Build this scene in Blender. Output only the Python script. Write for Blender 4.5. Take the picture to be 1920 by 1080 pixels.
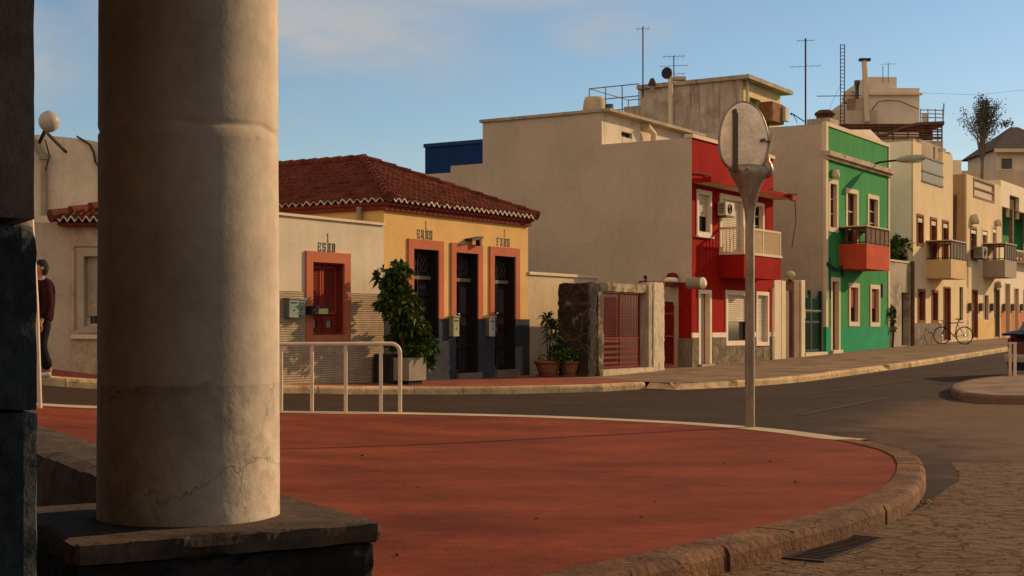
import bpy, math, random
from mathutils import Vector, Matrix, geometry
R = math.radians
rnd = random.Random(7)
for o in list(bpy.data.objects): bpy.data.objects.remove(o)
SC = bpy.context.scene; COL = SC.collection

# ---------------------------------------------------------------- camera, sky, sun, exposure
F = 2667.0; H = 1.32                      # focal length in photo pixels, eye height over the plaza
cam = bpy.data.cameras.new('camera'); co = bpy.data.objects.new('camera', cam); COL.objects.link(co)
co.location = (0, 0, H); co.rotation_euler = (R(90), 0, 0)
cam.sensor_width = 36; cam.lens = 36 * F / 1920; cam.shift_y = 72 / 1920; cam.clip_start = .05; cam.clip_end = 6000
SC.camera = co
SUN = Vector((.842, .535, 0)).normalized(); EL = R(19.8)
wd = bpy.data.worlds.new('World'); SC.world = wd; wd.use_nodes = True
nt = wd.node_tree; nt.nodes.clear()
def N(t, ty, **k):
    n = t.nodes.new(ty)
    for a, b in k.items(): setattr(n, a, b)
    return n
sky = N(nt, 'ShaderNodeTexSky', sky_type='NISHITA', sun_disc=False, sun_elevation=EL, sun_rotation=math.atan2(SUN.x, SUN.y))
sky.air_density = 1.0; sky.dust_density = .35; sky.ozone_density = 2.0; sky.altitude = 50
tc = N(nt, 'ShaderNodeTexCoord'); mp = N(nt, 'ShaderNodeMapping'); mp.inputs['Scale'].default_value = (1.6, 1.6, 5.5)
mp.inputs['Location'].default_value = (.35, .1, .42)
ns = N(nt, 'ShaderNodeTexNoise'); ns.inputs['Scale'].default_value = 2.3; ns.inputs['Detail'].default_value = 9; ns.inputs['Roughness'].default_value = .55; ns.inputs['Distortion'].default_value = .4
cr = N(nt, 'ShaderNodeValToRGB'); cr.color_ramp.elements[0].position = .47; cr.color_ramp.elements[1].position = .78
cr.color_ramp.elements[0].color = (0, 0, 0, 1); cr.color_ramp.elements[1].color = (.75, .75, .75, 1)
mx = N(nt, 'ShaderNodeMixRGB'); mx.inputs[2].default_value = (4.5, 4.4, 4.3, 1)
hs = N(nt, 'ShaderNodeHueSaturation'); hs.inputs['Saturation'].default_value = 1.08; hs.inputs['Value'].default_value = .98
bg = N(nt, 'ShaderNodeBackground'); bg.inputs[1].default_value = .11
wo = N(nt, 'ShaderNodeOutputWorld'); L = nt.links.new
L(tc.outputs['Generated'], mp.inputs[0]); L(mp.outputs[0], ns.inputs[0]); L(ns.outputs[0], cr.inputs[0]); 
cf = None
for c_, sz_c, am in (((-.145, .98, .2), (.14, .3, .045), .85), ((-.34, .93, .18), (.06, .3, .035), .9), ((.07, .99, .205), (.05, .3, .016), .75), ((-.02, .97, .225), (.13, .3, .012), .5), ((.3, .95, .135), (.07, .3, .02), .35), ((-.17, .98, .14), (.05, .3, .03), .3)):
    c_ = Vector(c_).normalized(); a1 = N(nt, 'ShaderNodeVectorMath', operation='SUBTRACT'); a1.inputs[1].default_value = c_; L(tc.outputs['Generated'], a1.inputs[0])
    a2 = N(nt, 'ShaderNodeVectorMath', operation='DIVIDE'); a2.inputs[1].default_value = sz_c; L(a1.outputs[0], a2.inputs[0]); a3 = N(nt, 'ShaderNodeVectorMath', operation='LENGTH'); L(a2.outputs[0], a3.inputs[0])
    a4 = N(nt, 'ShaderNodeMapRange', interpolation_type='SMOOTHSTEP'); a4.inputs[1].default_value = 1.4; a4.inputs[2].default_value = .2; a4.inputs[4].default_value = am; L(a3.outputs['Value'], a4.inputs[0])
    if cf is None: cf = a4.outputs[0]
    else: a5 = N(nt, 'ShaderNodeMath', operation='MAXIMUM'); L(cf, a5.inputs[0]); L(a4.outputs[0], a5.inputs[1]); cf = a5.outputs[0]
n9 = N(nt, 'ShaderNodeTexNoise'); n9.inputs['Scale'].default_value = 7; n9.inputs['Detail'].default_value = 8; n9.inputs['Roughness'].default_value = .6; m9 = N(nt, 'ShaderNodeMapping'); m9.inputs['Scale'].default_value = (1, 1, 3); L(tc.outputs['Generated'], m9.inputs[0]); L(m9.outputs[0], n9.inputs[0])
r9 = N(nt, 'ShaderNodeMapRange'); r9.inputs[1].default_value = .33; r9.inputs[2].default_value = .6; L(n9.outputs[0], r9.inputs[0]); q9 = N(nt, 'ShaderNodeMath', operation='MULTIPLY'); L(cf, q9.inputs[0]); L(r9.outputs[0], q9.inputs[1])
q8 = N(nt, 'ShaderNodeMath', operation='MULTIPLY_ADD'); q8.inputs[1].default_value = .35; L(cr.outputs[0], q8.inputs[0]); L(q9.outputs[0], q8.inputs[2]); q8.use_clamp = True; L(q8.outputs[0], mx.inputs[0])
L(sky.outputs[0], hs.inputs['Color']); L(hs.outputs[0], mx.inputs[1]); 
# unseen warm cloud bank added behind the viewer to brighten the shaded walls
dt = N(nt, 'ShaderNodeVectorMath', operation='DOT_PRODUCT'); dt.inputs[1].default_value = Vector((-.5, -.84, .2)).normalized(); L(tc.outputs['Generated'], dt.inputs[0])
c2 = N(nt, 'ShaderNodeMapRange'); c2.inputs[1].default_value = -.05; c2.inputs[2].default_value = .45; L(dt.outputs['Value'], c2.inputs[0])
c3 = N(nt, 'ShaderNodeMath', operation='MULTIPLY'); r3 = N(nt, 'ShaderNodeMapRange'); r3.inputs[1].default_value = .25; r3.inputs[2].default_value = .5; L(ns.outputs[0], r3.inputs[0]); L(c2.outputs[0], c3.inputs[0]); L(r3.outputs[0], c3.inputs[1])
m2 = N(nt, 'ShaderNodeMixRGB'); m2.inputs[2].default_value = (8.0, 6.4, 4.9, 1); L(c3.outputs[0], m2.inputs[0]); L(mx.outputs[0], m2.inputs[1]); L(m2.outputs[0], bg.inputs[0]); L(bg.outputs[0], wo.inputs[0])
sl = bpy.data.lights.new('sun', 'SUN'); sl.energy = 4.6; sl.angle = R(.5); sl.color = (1, .7, .38)
so = bpy.data.objects.new('sun', sl); COL.objects.link(so)
sv = Vector((SUN.x * math.cos(EL), SUN.y * math.cos(EL), math.sin(EL)))
so.rotation_euler = sv.to_track_quat('Z', 'Y').to_euler(); so.location = sv * 60
SC.view_settings.view_transform = 'Standard'; SC.view_settings.look = 'None'; SC.view_settings.gamma = 1; SC.view_settings.exposure = 0

# ---------------------------------------------------------------- frames of reference
TH = R(32); S_, C_ = math.sin(TH), math.cos(TH); P0 = (1.74, 32.45)
class Frame:
    def __init__(s, o, ang): s.o = o; s.a = ang; s.c = math.cos(ang); s.s = math.sin(ang)
    def w(s, p): return Vector((s.o[0] + p[0] * s.c - p[1] * s.s, s.o[1] + p[0] * s.s + p[1] * s.c, p[2] if len(p) > 2 else 0))
ST = Frame(P0, R(90) - TH)                # street frame: x along the row of houses, y into the houses
WF = Frame((0, 0), 0)                     # world frame
PA = R(29.5); PF = Frame((-1.10, 4.85), PA)  # porch frame, origin at the column axis
def W(u, v): p = ST.w((u, v)); return p.x, p.y
def U(px, v=0):
    r = (px - 960) / F; x, y = W(0, v); return (r * y - x) / (S_ - r * C_)
def V(px, u):
    r = (px - 960) / F; x, y = W(u, 0); return (x - r * y) / (C_ + r * S_)
def Z(u, v, py): return H - (py - 612) * W(u, v)[1] / F
def interp(t, x):
    if x <= t[0][0]: return t[0][1]
    for (a, b), (c, d) in zip(t, t[1:]):
        if x <= c: return b + (d - b) * (x - a) / (c - a)
    return t[-1][1]
QT = [(15, 0), (20, .03), (26, .12), (30, .16), (33, .17), (37, .25), (42, .34), (46, .43), (51.5, .55), (59, .69), (70, .84), (100, 1.1), (400, 1.5)]
def T(x, y): return (.0065 + .002 * min(max((y - 19) / 3, 0), 1)) * min(max(-x, 0), 11) ** 2 + interp(QT, y)
def TS(u, v): return T(*W(u, v))
def gp(px, py, off=0):
    D = 20
    for _ in range(60):
        X = (px - 960) / F * D; D = .5 * D + .5 * F * (H - T(X, D) - off) / (py - 612)
    return ((px - 960) / F * D, D)

# ---------------------------------------------------------------- mesh builder
ORG = {}
class Root:
    def __init__(s, o, fr, org): s.o = o; s.fr = fr; s.org = org
def thing(name, label, cat, fr, org, group=None, kind=None, rot=0):
    o = bpy.data.objects.new(name, None); COL.objects.link(o); o.empty_display_size = .2
    o.location = fr.w(org); o.rotation_euler = (0, 0, fr.a)
    if label: o['label'] = label
    if cat: o['category'] = cat
    if group: o['group'] = group
    if kind: o['kind'] = kind
    ORG[o.name] = (fr, org); return o
class MB:
    def __init__(s): s.v = []; s.f = []; s.sm = []
    def add(s, vs, fs, smooth=False):
        b = len(s.v); s.v += [tuple(p) for p in vs]; s.f += [tuple(i + b for i in f) for f in fs]; s.sm += [smooth] * len(fs); return s
    def poly(s, *p): return s.add(p, [tuple(range(len(p)))])
    def box(s, a0, a1, b0, b1, c0, c1):
        vs = [(x, y, z) for z in (c0, c1) for x, y in ((a0, b0), (a1, b0), (a1, b1), (a0, b1))]
        return s.add(vs, [(3, 2, 1, 0), (4, 5, 6, 7), (0, 1, 5, 4), (1, 2, 6, 5), (2, 3, 7, 6), (3, 0, 4, 7)])
    def bbox(s, a0, a1, b0, b1, c0, c1, e=.01):     # box with chamfered edges
        vs = []; idx = {}
        cx = ((a0, a1), (b0, b1), (c0, c1))
        for i in (0, 1):
            for j in (0, 1):
                for k in (0, 1):
                    p = [cx[0][i], cx[1][j], cx[2][k]]; sg = [1 - 2 * i, 1 - 2 * j, 1 - 2 * k]
                    for ax in range(3):
                        q = list(p)
                        for o_ in range(3):
                            if o_ != ax: q[o_] += sg[o_] * e
                        idx[(i, j, k, ax)] = len(vs); vs.append(q)
        fs = []
        for ax in range(3):
            o1, o2 = (ax + 1) % 3, (ax + 2) % 3
            for sd in (0, 1):
                f = []
                for x, y in ((0, 0), (1, 0), (1, 1), (0, 1)):
                    c = [0, 0, 0]; c[ax] = sd; c[o1] = x; c[o2] = y; f.append(idx[(*c, ax)])
                fs.append(tuple(f if sd else f[::-1]))
        for ax in range(3):
            o1, o2 = (ax + 1) % 3, (ax + 2) % 3
            for x in (0, 1):
                for y in (0, 1):
                    c0_ = [0, 0, 0]; c0_[o1] = x; c0_[o2] = y; c1_ = list(c0_); c1_[ax] = 1
                    f = [idx[(*c0_, o1)], idx[(*c1_, o1)], idx[(*c1_, o2)], idx[(*c0_, o2)]]
                    fs.append(tuple(f if x == y else f[::-1]))
        for i in (0, 1):
            for j in (0, 1):
                for k in (0, 1):
                    f = [idx[(i, j, k, 0)], idx[(i, j, k, 1)], idx[(i, j, k, 2)]]
                    fs.append(tuple(f if (i + j + k) % 2 else f[::-1]))
        return s.add(vs, fs)
    def slab(s, a0, a1, z0, z1, b0, b1, holes=(), back=False, edge=True):
        """upright sheet facing -b with rectangular holes; reveals run from b0 to b1"""
        xs = sorted({a0, a1, *[min(max(h[i], a0), a1) for h in holes for i in (0, 1)]})
        zs = sorted({z0, z1, *[min(max(h[i], z0), z1) for h in holes for i in (2, 3)]})
        for x0, x1 in zip(xs, xs[1:]):
            for y0, y1 in zip(zs, zs[1:]):
                mx_, mz = (x0 + x1) / 2, (y0 + y1) / 2
                if any(h[0] < mx_ < h[1] and h[2] < mz < h[3] for h in holes): continue
                s.poly((x0, b0, y0), (x1, b0, y0), (x1, b0, y1), (x0, b0, y1))
                if back: s.poly((x0, b1, y1), (x1, b1, y1), (x1, b1, y0), (x0, b1, y0))
        for h in holes:
            x0, x1, y0, y1 = max(h[0], a0), min(h[1], a1), max(h[2], z0), min(h[3], z1)
            if x0 >= x1 or y0 >= y1: continue
            if h[0] > a0: s.poly((x0, b0, y0), (x0, b0, y1), (x0, b1, y1), (x0, b1, y0))
            if h[1] < a1: s.poly((x1, b0, y0), (x1, b1, y0), (x1, b1, y1), (x1, b0, y1))
            if h[2] > z0: s.poly((x0, b0, y0), (x0, b1, y0), (x1, b1, y0), (x1, b0, y0))
            if h[3] < z1: s.poly((x0, b0, y1), (x1, b0, y1), (x1, b1, y1), (x0, b1, y1))
        if edge:
            s.poly((a0, b0, z0), (a0, b0, z1), (a0, b1, z1), (a0, b1, z0)); s.poly((a1, b0, z0), (a1, b1, z0), (a1, b1, z1), (a1, b0, z1))
            segs = [(a0, a1)]
            for h in holes:                               # notches cut the top edge
                if h[3] >= z1: segs = [q for a, b in segs for q in ((a, min(b, h[0])), (max(a, h[1]), b)) if q[1] > q[0] + 1e-6]
            for a, b in segs: s.poly((a, b0, z1), (b, b0, z1), (b, b1, z1), (a, b1, z1))
            s.poly((a0, b0, z0), (a0, b1, z0), (a1, b1, z0), (a1, b0, z0))
        return s
    def shell(s, a0, a1, b0, b1, z0, z1, holes=(), rd=.18, top=True):
        """body of a building with real window recesses in its street face (b0)"""
        s.slab(a0, a1, z0, z1, b0, b0 + rd, holes, edge=False)
        s.poly((a0, b0, z0), (a0, b0, z1), (a0, b1, z1), (a0, b1, z0)); s.poly((a1, b0, z0), (a1, b1, z0), (a1, b1, z1), (a1, b0, z1))
        s.poly((a0, b1, z0), (a0, b1, z1), (a1, b1, z1), (a1, b1, z0))
        if top: s.poly((a0, b0, z1), (a1, b0, z1), (a1, b1, z1), (a0, b1, z1))
        return s
    def tube(s, pts, r, n=8, cap=True, rr=None):
        P = [Vector(p) for p in pts]; m = len(P); up = None; vs = []
        for i, p in enumerate(P):
            t = (P[min(i + 1, m - 1)] - P[max(i - 1, 0)]).normalized()
            if up is None: up = Vector((0, 0, 1)) if abs(t.z) < .9 else Vector((1, 0, 0))
            x = t.cross(up)
            if x.length < 1e-4: x = t.cross(Vector((0, 1, 0)))
            x.normalize(); y = x.cross(t).normalized(); up = y
            q = rr[i] if rr else r
            vs += [p + (x * math.cos(k * 2 * math.pi / n) + y * math.sin(k * 2 * math.pi / n)) * q for k in range(n)]
        fs = [(i * n + k, i * n + (k + 1) % n, (i + 1) * n + (k + 1) % n, (i + 1) * n + k) for i in range(m - 1) for k in range(n)]
        s.add(vs, fs, True)
        if cap: s.add([vs[k] for k in range(n)][::-1], [tuple(range(n))]); s.add(vs[-n:], [tuple(range(n))])
        return s
    def lathe(s, cx, cy, prof, n=24, smooth=True):
        vs = [(cx + r * math.cos(2 * math.pi * k / n), cy + r * math.sin(2 * math.pi * k / n), z) for r, z in prof for k in range(n)]
        fs = [(i * n + k, i * n + (k + 1) % n, (i + 1) * n + (k + 1) % n, (i + 1) * n + k) for i in range(len(prof) - 1) for k in range(n)]
        return s.add(vs, fs, smooth)
    def extr(s, pl, b0, b1):                # outline in (a, z), pushed from b0 to b1
        n = len(pl); vs = [(a, b0, z) for a, z in pl] + [(a, b1, z) for a, z in pl]
        return s.add(vs, [tuple(range(n)), tuple(range(2 * n - 1, n - 1, -1))] + [((i + 1) % n, i, n + i, n + (i + 1) % n) for i in range(n)])
    def leaf(s, p, d, ln, wd, droop=.3):
        d = Vector(d).normalized(); sd = d.cross(Vector((rnd.uniform(-1, 1), rnd.uniform(-1, 1), rnd.uniform(-.3, 1))))
        if sd.length < .01: sd = Vector((1, 0, 0))
        sd.normalize(); p = Vector(p); m = p + d * ln * .5; e = p + d * ln + Vector((0, 0, -droop * ln)); nrm = d.cross(sd) * wd * .25
        return s.add([p, m + sd * wd + nrm, e, m - sd * wd + nrm, m], [(0, 1, 4), (1, 2, 4), (2, 3, 4), (3, 0, 4)])
    def build(s, name, mat, parent=None, fr=None, org=None, label=None, cat=None, group=None, kind=None):
        me = bpy.data.meshes.new(name); o = bpy.data.objects.new(name, me); COL.objects.link(o)
        if parent is not None: fr, org = ORG[parent.name]
        elif org is None:
            org = (0, 0, 0)
        og = Vector(org)
        me.from_pydata([Vector(p) - og for p in s.v], [], s.f); me.validate(); me.polygons.foreach_set('use_smooth', s.sm[:len(me.polygons)] if len(s.sm) == len(me.polygons) else [False] * len(me.polygons))
        me.materials.append(mat); me.update()
        if parent is not None: o.parent = parent
        else: o.location = fr.w(org); o.rotation_euler = (0, 0, fr.a)
        ORG[o.name] = (fr, org)
        for k, x in (('label', label), ('category', cat), ('group', group), ('kind', kind)):
            if x: o[k] = x
        return o
def rc(p0, p1, yt, yb, v=0):                # opening given by its edges in the photo, on the wall plane v
    a, b = U(p0, v), U(p1, v); return (a, b, Z(a, v, yb), Z(a, v, yt))

# ---------------------------------------------------------------- materials
MC = {}
def M(name, col, rough=.88, var=.18, scale=2.5, bump=.25, bs=45, streak=0, sc2=None, blot=None, metal=0, spec=.06, cracks=0, ribs=None, vscale=(1, 1, 1), thr=(.5, .62), bd=.012):
    if name in MC: return MC[name]
    m = bpy.data.materials.new(name); m.use_nodes = True; t = m.node_tree; b = t.nodes['Principled BSDF']; K = t.links.new
    b.inputs['Roughness'].default_value = rough; b.inputs['Metallic'].default_value = metal; b.inputs['Specular IOR Level'].default_value = spec
    tc = N(t, 'ShaderNodeTexCoord'); mp = N(t, 'ShaderNodeMapping'); mp.inputs['Scale'].default_value = vscale; K(tc.outputs['Object'], mp.inputs[0])
    def noise(sc, det=6, src=mp, rg=.6):
        n = N(t, 'ShaderNodeTexNoise'); n.inputs['Scale'].default_value = sc; n.inputs['Detail'].default_value = det; n.inputs['Roughness'].default_value = rg
        K(src.outputs[0], n.inputs['Vector']); return n
    def ramp(src, a, b_, ca=(0, 0, 0, 1), cb=(1, 1, 1, 1)):
        r = N(t, 'ShaderNodeValToRGB'); e = r.color_ramp.elements; e[0].position = a; e[1].position = b_; e[0].color = ca; e[1].color = cb; K(src, r.inputs[0]); return r
    def mix(f, a, c, mode='MIX'):
        x = N(t, 'ShaderNodeMixRGB', blend_type=mode)
        if hasattr(f, 'node'): K(f, x.inputs[0])
        else: x.inputs[0].default_value = f
        for i, q in ((1, a), (2, c)):
            if hasattr(q, 'node'): K(q, x.inputs[i])
            else: x.inputs[i].default_value = (*q, 1)
        return x.outputs[0]
    n1 = noise(scale); g = ramp(n1.outputs[0], .3, .7, (1 - var, 1 - var, 1 - var * .95, 1), (1 + var * .6, 1 + var * .6, 1 + var * .55, 1))
    c = mix(1, col, g.outputs[0], 'MULTIPLY')
    n2 = noise(scale * 7 + 3, 5); g2 = ramp(n2.outputs[0], .3, .75, (1 - var * .5,) * 3 + (1,), (1 + var * .3,) * 3 + (1,)); c = mix(1, c, g2.outputs[0], 'MULTIPLY')
    if streak:
        m2 = N(t, 'ShaderNodeMapping'); m2.inputs['Scale'].default_value = (5, 5, .35); K(tc.outputs['Object'], m2.inputs[0])
        n3 = noise(1.3, 8, m2); r3 = ramp(n3.outputs[0], .52, .78); f = N(t, 'ShaderNodeMath', operation='MULTIPLY'); f.inputs[1].default_value = streak; K(r3.outputs[0], f.inputs[0])
        c = mix(f.outputs[0], c, (sc2 or (.06, .05, .04)))
    if blot:
        n4 = noise(blot[1], 9, mp, .7); r4 = ramp(n4.outputs[0], *thr); c = mix(r4.outputs[0], c, blot[0])
    hgt = noise(bs, 5).outputs[0]
    if ribs:
        w = N(t, 'ShaderNodeTexWave', wave_type='BANDS', bands_direction=ribs[1]); w.inputs['Scale'].default_value = ribs[0]; w.inputs['Distortion'].default_value = ribs[3] if len(ribs) > 3 else .3; w.inputs['Detail Scale'].default_value = 2
        K(mp.outputs[0], w.inputs[0]); r = ramp(w.outputs[1], .1, .5, (ribs[2],) * 3 + (1,)); c = mix(1, c, r.outputs[0], 'MULTIPLY')
        a = N(t, 'ShaderNodeMath', operation='MULTIPLY_ADD'); K(w.outputs[1], a.inputs[0]); a.inputs[1].default_value = 1.5; K(hgt, a.inputs[2]); hgt = a.outputs[0]
    if cracks:
        vr = N(t, 'ShaderNodeTexVoronoi', feature='DISTANCE_TO_EDGE'); vr.inputs['Scale'].default_value = cracks[0]
        nn = noise(cracks[0] * 2.2, 4); ad = mix(.22, (0, 0, 0), nn.outputs[1]); av = N(t, 'ShaderNodeVectorMath'); K(mp.outputs[0], av.inputs[0]); K(ad, av.inputs[1]); K(av.outputs[0], vr.inputs['Vector'])
        r = ramp(vr.outputs[0], 0, cracks[1], (cracks[2],) * 3 + (1,)); c = mix(1, c, r.outputs[0], 'MULTIPLY')
        a = N(t, 'ShaderNodeMath', operation='MULTIPLY_ADD'); K(r.outputs[0], a.inputs[0]); a.inputs[1].default_value = cracks[3]; K(hgt, a.inputs[2]); hgt = a.outputs[0]
    bp = N(t, 'ShaderNodeBump'); bp.inputs['Strength'].default_value = bump; bp.inputs['Distance'].default_value = bd; K(hgt, bp.inputs['Height']); K(bp.outputs[0], b.inputs['Normal'])
    K(c, b.inputs['Base Color']); MC[name] = m; return m
def glass(name='window_glass', col=(.02, .025, .03)):
    return M(name, col, rough=.08, var=.05, bump=.02, bs=2, spec=.5)
white = M('white_paint', (.76, .62, .44), var=.1)
asphalt = M('asphalt', (.06, .036, .023), rough=.9, var=.28, scale=.5, bump=.6, bs=120, blot=((.045, .028, .02), .35), thr=(.48, .6))
redpave = M('red_paving', (.215, .046, .018), rough=.85, var=.42, scale=.9, bump=.5, bs=60, blot=((.12, .03, .018), 1.6), thr=(.52, .8), vscale=(.6, 1, 1))
kerbm = M('kerb_stone', (.2, .1, .05), var=.4, scale=1.6, bump=1.0, bs=18, blot=((.075, .042, .025), 2.6), thr=(.44, .66), cracks=(1.3, .006, .55, .5), bd=.02)
kerb2 = M('far_kerb_stone', (.6, .4, .2), var=.35, scale=1.6, bump=.8, bs=20, blot=((.17, .11, .065), 3), thr=(.5, .72))
def worn(m):
    """paler worn asphalt over the junction on the right, in world metres, with a ragged noisy border"""
    t = m.node_tree; K = t.links.new; b = t.nodes['Principled BSDF']; old = b.inputs['Base Color'].links[0].from_socket
    tc = N(t, 'ShaderNodeTexCoord'); sp = N(t, 'ShaderNodeSeparateXYZ'); K(tc.outputs['Object'], sp.inputs[0]); ns = N(t, 'ShaderNodeTexNoise'); ns.inputs['Scale'].default_value = .9; ns.inputs['Detail'].default_value = 8; ns.inputs['Roughness'].default_value = .7; K(tc.outputs['Object'], ns.inputs['Vector'])
    def mth(op, a, c, d=None):
        n = N(t, 'ShaderNodeMath', operation=op)
        for i, q in enumerate((a, c, d)):
            if q is None: continue
            if hasattr(q, 'node'): K(q, n.inputs[i])
            else: n.inputs[i].default_value = q
        return n.outputs[0]
    nz = mth('MULTIPLY_ADD', ns.outputs[0], 5.0, -2.5); x = mth('ADD', sp.outputs[0], nz); y = mth('ADD', sp.outputs[1], nz)
    def ss(v, a, c): r = N(t, 'ShaderNodeMapRange', interpolation_type='SMOOTHSTEP'); K(v, r.inputs[0]); r.inputs[1].default_value = a; r.inputs[2].default_value = c; return r.outputs[0]
    f = mth('MINIMUM', ss(x, 4.0, 6.2), mth('MINIMUM', ss(mth('MULTIPLY_ADD', x, 1.8, mth('SUBTRACT', 13.7, y)), 0, 3.5), ss(mth('SUBTRACT', 27, y), 0, 2.5)))
    mx_ = N(t, 'ShaderNodeMixRGB'); K(mth('MULTIPLY', f, .85), mx_.inputs[0]); K(old, mx_.inputs[1]); g = N(t, 'ShaderNodeMixRGB'); K(ns.outputs[0], g.inputs[0]); g.inputs[1].default_value = (.1, .058, .033, 1); g.inputs[2].default_value = (.2, .115, .06, 1); K(g.outputs[0], mx_.inputs[2]); K(mx_.outputs[0], b.inputs['Base Color'])
worn(asphalt)
concrete = M('pale_concrete', (.5, .37, .23), var=.22, scale=1.5, bump=.4)
sidewalkm = M('sidewalk_concrete', (.25, .165, .1), var=.25, scale=1.2, bump=.4, blot=((.14, .09, .06), .9))
# ---------------------------------------------------------------- ground, plaza, pavements, kerbs
def grid_ground():
    def ax(lo, hi, near, far):
        a = [0]; s = near
        x = 0
        while x < hi:
            x += s if x < 70 else s * (1 + (x - 70) / 20); a.append(min(x, hi))
        x = 0
        while x > lo:
            x -= s if x > -25 else s * (1 + (-x - 25) / 20); a.insert(0, max(x, lo))
        return a
    xs = ax(-3000, 3000, 1.5, 0); ys = ax(-600, 4000, 1.5, 0)
    m = MB(); vs = [(x, y, T(x, y) - .14) for y in ys for x in xs]; w = len(xs)
    m.add(vs, [(j * w + i, j * w + i + 1, (j + 1) * w + i + 1, (j + 1) * w + i) for j in range(len(ys) - 1) for i in range(w - 1)], True)
    return m
grid_ground().build('road', asphalt, fr=WF, kind='structure')
def sheet(name, pl, dz, mat, step=1.0, kind='structure', **k):
    pts = []
    n = len(pl)
    for i in range(n):
        a, b = Vector(pl[i]).to_2d(), Vector(pl[(i + 1) % n]).to_2d(); q = max(1, int((b - a).length / step))
        pts += [a + (b - a) * (j / q) for j in range(q)]
    nb = len(pts); x0, x1 = min(p.x for p in pts), max(p.x for p in pts); y0, y1 = min(p.y for p in pts), max(p.y for p in pts)
    y = y0 + step * .37
    while y < y1:
        x = x0 + step * .41
        while x < x1:
            q = Vector((x, y))
            c = False
            for i in range(nb):
                a, b = pts[i], pts[(i + 1) % nb]
                if (a.y > y) != (b.y > y) and x < (b.x - a.x) * (y - a.y) / (b.y - a.y) + a.x: c = not c
            if c and min((q - p).length for p in pts[:nb]) > step * .35: pts.append(q)
            x += step
        y += step
    vs, es, fs, *_ = geometry.delaunay_2d_cdt(pts, [], [list(range(nb))], 1, 1e-5)
    m = MB(); m.add([(p.x, p.y, T(p.x, p.y) + dz) for p in vs], [tuple(f) for f in fs], True)
    o = m.build(name, mat, fr=WF, kind=kind, **k)
    bad = sum(1 for p in o.data.polygons if p.normal.z < 0)
    if bad > len(o.data.polygons) / 2: o.data.flip_normals()
    return o
def smooth(pl, it=2, closed=False):
    for _ in range(it):
        q = [] if closed else [pl[0]]
        n = len(pl)
        for i in range(n if closed else n - 1):
            a, b = Vector(pl[i]), Vector(pl[(i + 1) % n]); q += [a * .75 + b * .25, a * .25 + b * .75]
        if not closed: q.append(pl[-1])
        pl = [tuple(p) for p in q]
    return pl
def resample(pl, step):
    P = [Vector(p) for p in pl]; out = [P[0]]; d = 0
    for a, b in zip(P, P[1:]):
        l = (b - a).length; t = step - d
        while t <= l: out.append(a + (b - a) * (t / l)); t += step
        d = (d + l) % step if l + d >= step else d + l
    if (out[-1] - P[-1]).length > step * .3: out.append(P[-1])
    return out
def offs(P, w):                                # polyline moved sideways by w (to its left)
    out = []
    for i, p in enumerate(P):
        t = (P[min(i + 1, len(P) - 1)] - P[max(i - 1, 0)]).normalized(); out.append(p + Vector((-t.y, t.x)) * w)
    return out
def kerb(name, pl, w, mat, top=.006, bot=-.24, stone=.95, gap=.012, skip=None, jit=.008):
    """row of kerbstones; pl is the outer (road) edge, the stones lie to its left"""
    m = MB(); P = resample(pl, stone); r = random.Random(len(P))
    for i, (a, b) in enumerate(zip(P, P[1:])):
        if skip and skip(a): continue
        sub = [a.lerp(b, k / 2) for k in range(3)]
        d = (b - a).normalized()
        a2, b2 = a + d * gap / 2, b - d * gap / 2
        nrm = Vector((-d.y, d.x)); j = r.uniform(-jit, jit); tz = r.uniform(-.004, .006)
        prof = [(0 + j, bot), (j + .0, top - .05), (j + .02, top - .012 + tz), (j + .05, top + tz), (w, top + tz), (w, bot)]
        vs = []
        for q in (a2, b2):
            for o_, z in prof:
                e = q + nrm * o_; vs.append((e.x, e.y, T(e.x, e.y) + z))
        k = len(prof); m.add(vs, [(i_, i_ + 1, k + i_ + 1, k + i_) for i_ in range(k - 1)] + [tuple(range(k))[::-1], tuple(range(k, 2 * k))])
    return m.build(name, mat, fr=WF, kind='structure')
# plaza outline: outer edge of the kerb top, from the photograph
edge_px = [(75, 758), (300, 765), (540, 771), (750, 772), (1000, 778), (1250, 789), (1400, 799), (1500, 809), (1600, 823), (1660, 834), (1705, 845), (1732, 858), (1741, 880), (1738, 900), (1712, 928), (1640, 960), (1540, 988), (1420, 1015), (1310, 1043), (1190, 1073)]
edge = [gp(*p) for p in edge_px]
edge = [(-14, 19.2), (-9, 18.9)] + edge + [(.1, 7.0), (-.6, 5.9), (-1.6, 4.0), (-2.4, 2), (-3, -3)]
edge = smooth(edge, 2)
E_ = resample(edge, .4); EI = offs(E_, -.275)
sheet('plaza', [tuple(p) for p in EI] + [(-14, -3)], 0, redpave, .7)
# kerb outside runs clockwise, stones lie on its right: reverse it
ER = E_[::-1]
isl = lambda a: a.x < 2.9 and a.y > 15
far_part = [p for p in E_ if p.y > 15 and p.x < 3.9]
near_part = [p for p in E_ if not (p.y > 15 and p.x < 3.9)]
strip = far_part + [far_part[-1] + Vector((.25, -.3))]
# flat pale border strip on the far side, and raised stones round the near side
so_ = offs(strip, -.36)
sheet('plaza_border', [tuple(p) for p in strip] + [tuple(p) for p in so_[::-1]], .004, concrete, .9)
m = MB()
for a, b in zip(strip, strip[1:]): m.poly((a.x, a.y, T(a.x, a.y) + .004), (a.x, a.y, T(a.x, a.y) - .3), (b.x, b.y, T(b.x, b.y) - .3), (b.x, b.y, T(b.x, b.y) + .004))
m.build('plaza_border_face', concrete, fr=WF, kind='structure')
drain_c = Vector(gp(1545, 1012, -.1))
kerb('plaza_kerb', [tuple(p) for p in near_part[::-1]], .27, kerbm, top=.012, stone=.83, jit=.014)
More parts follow.
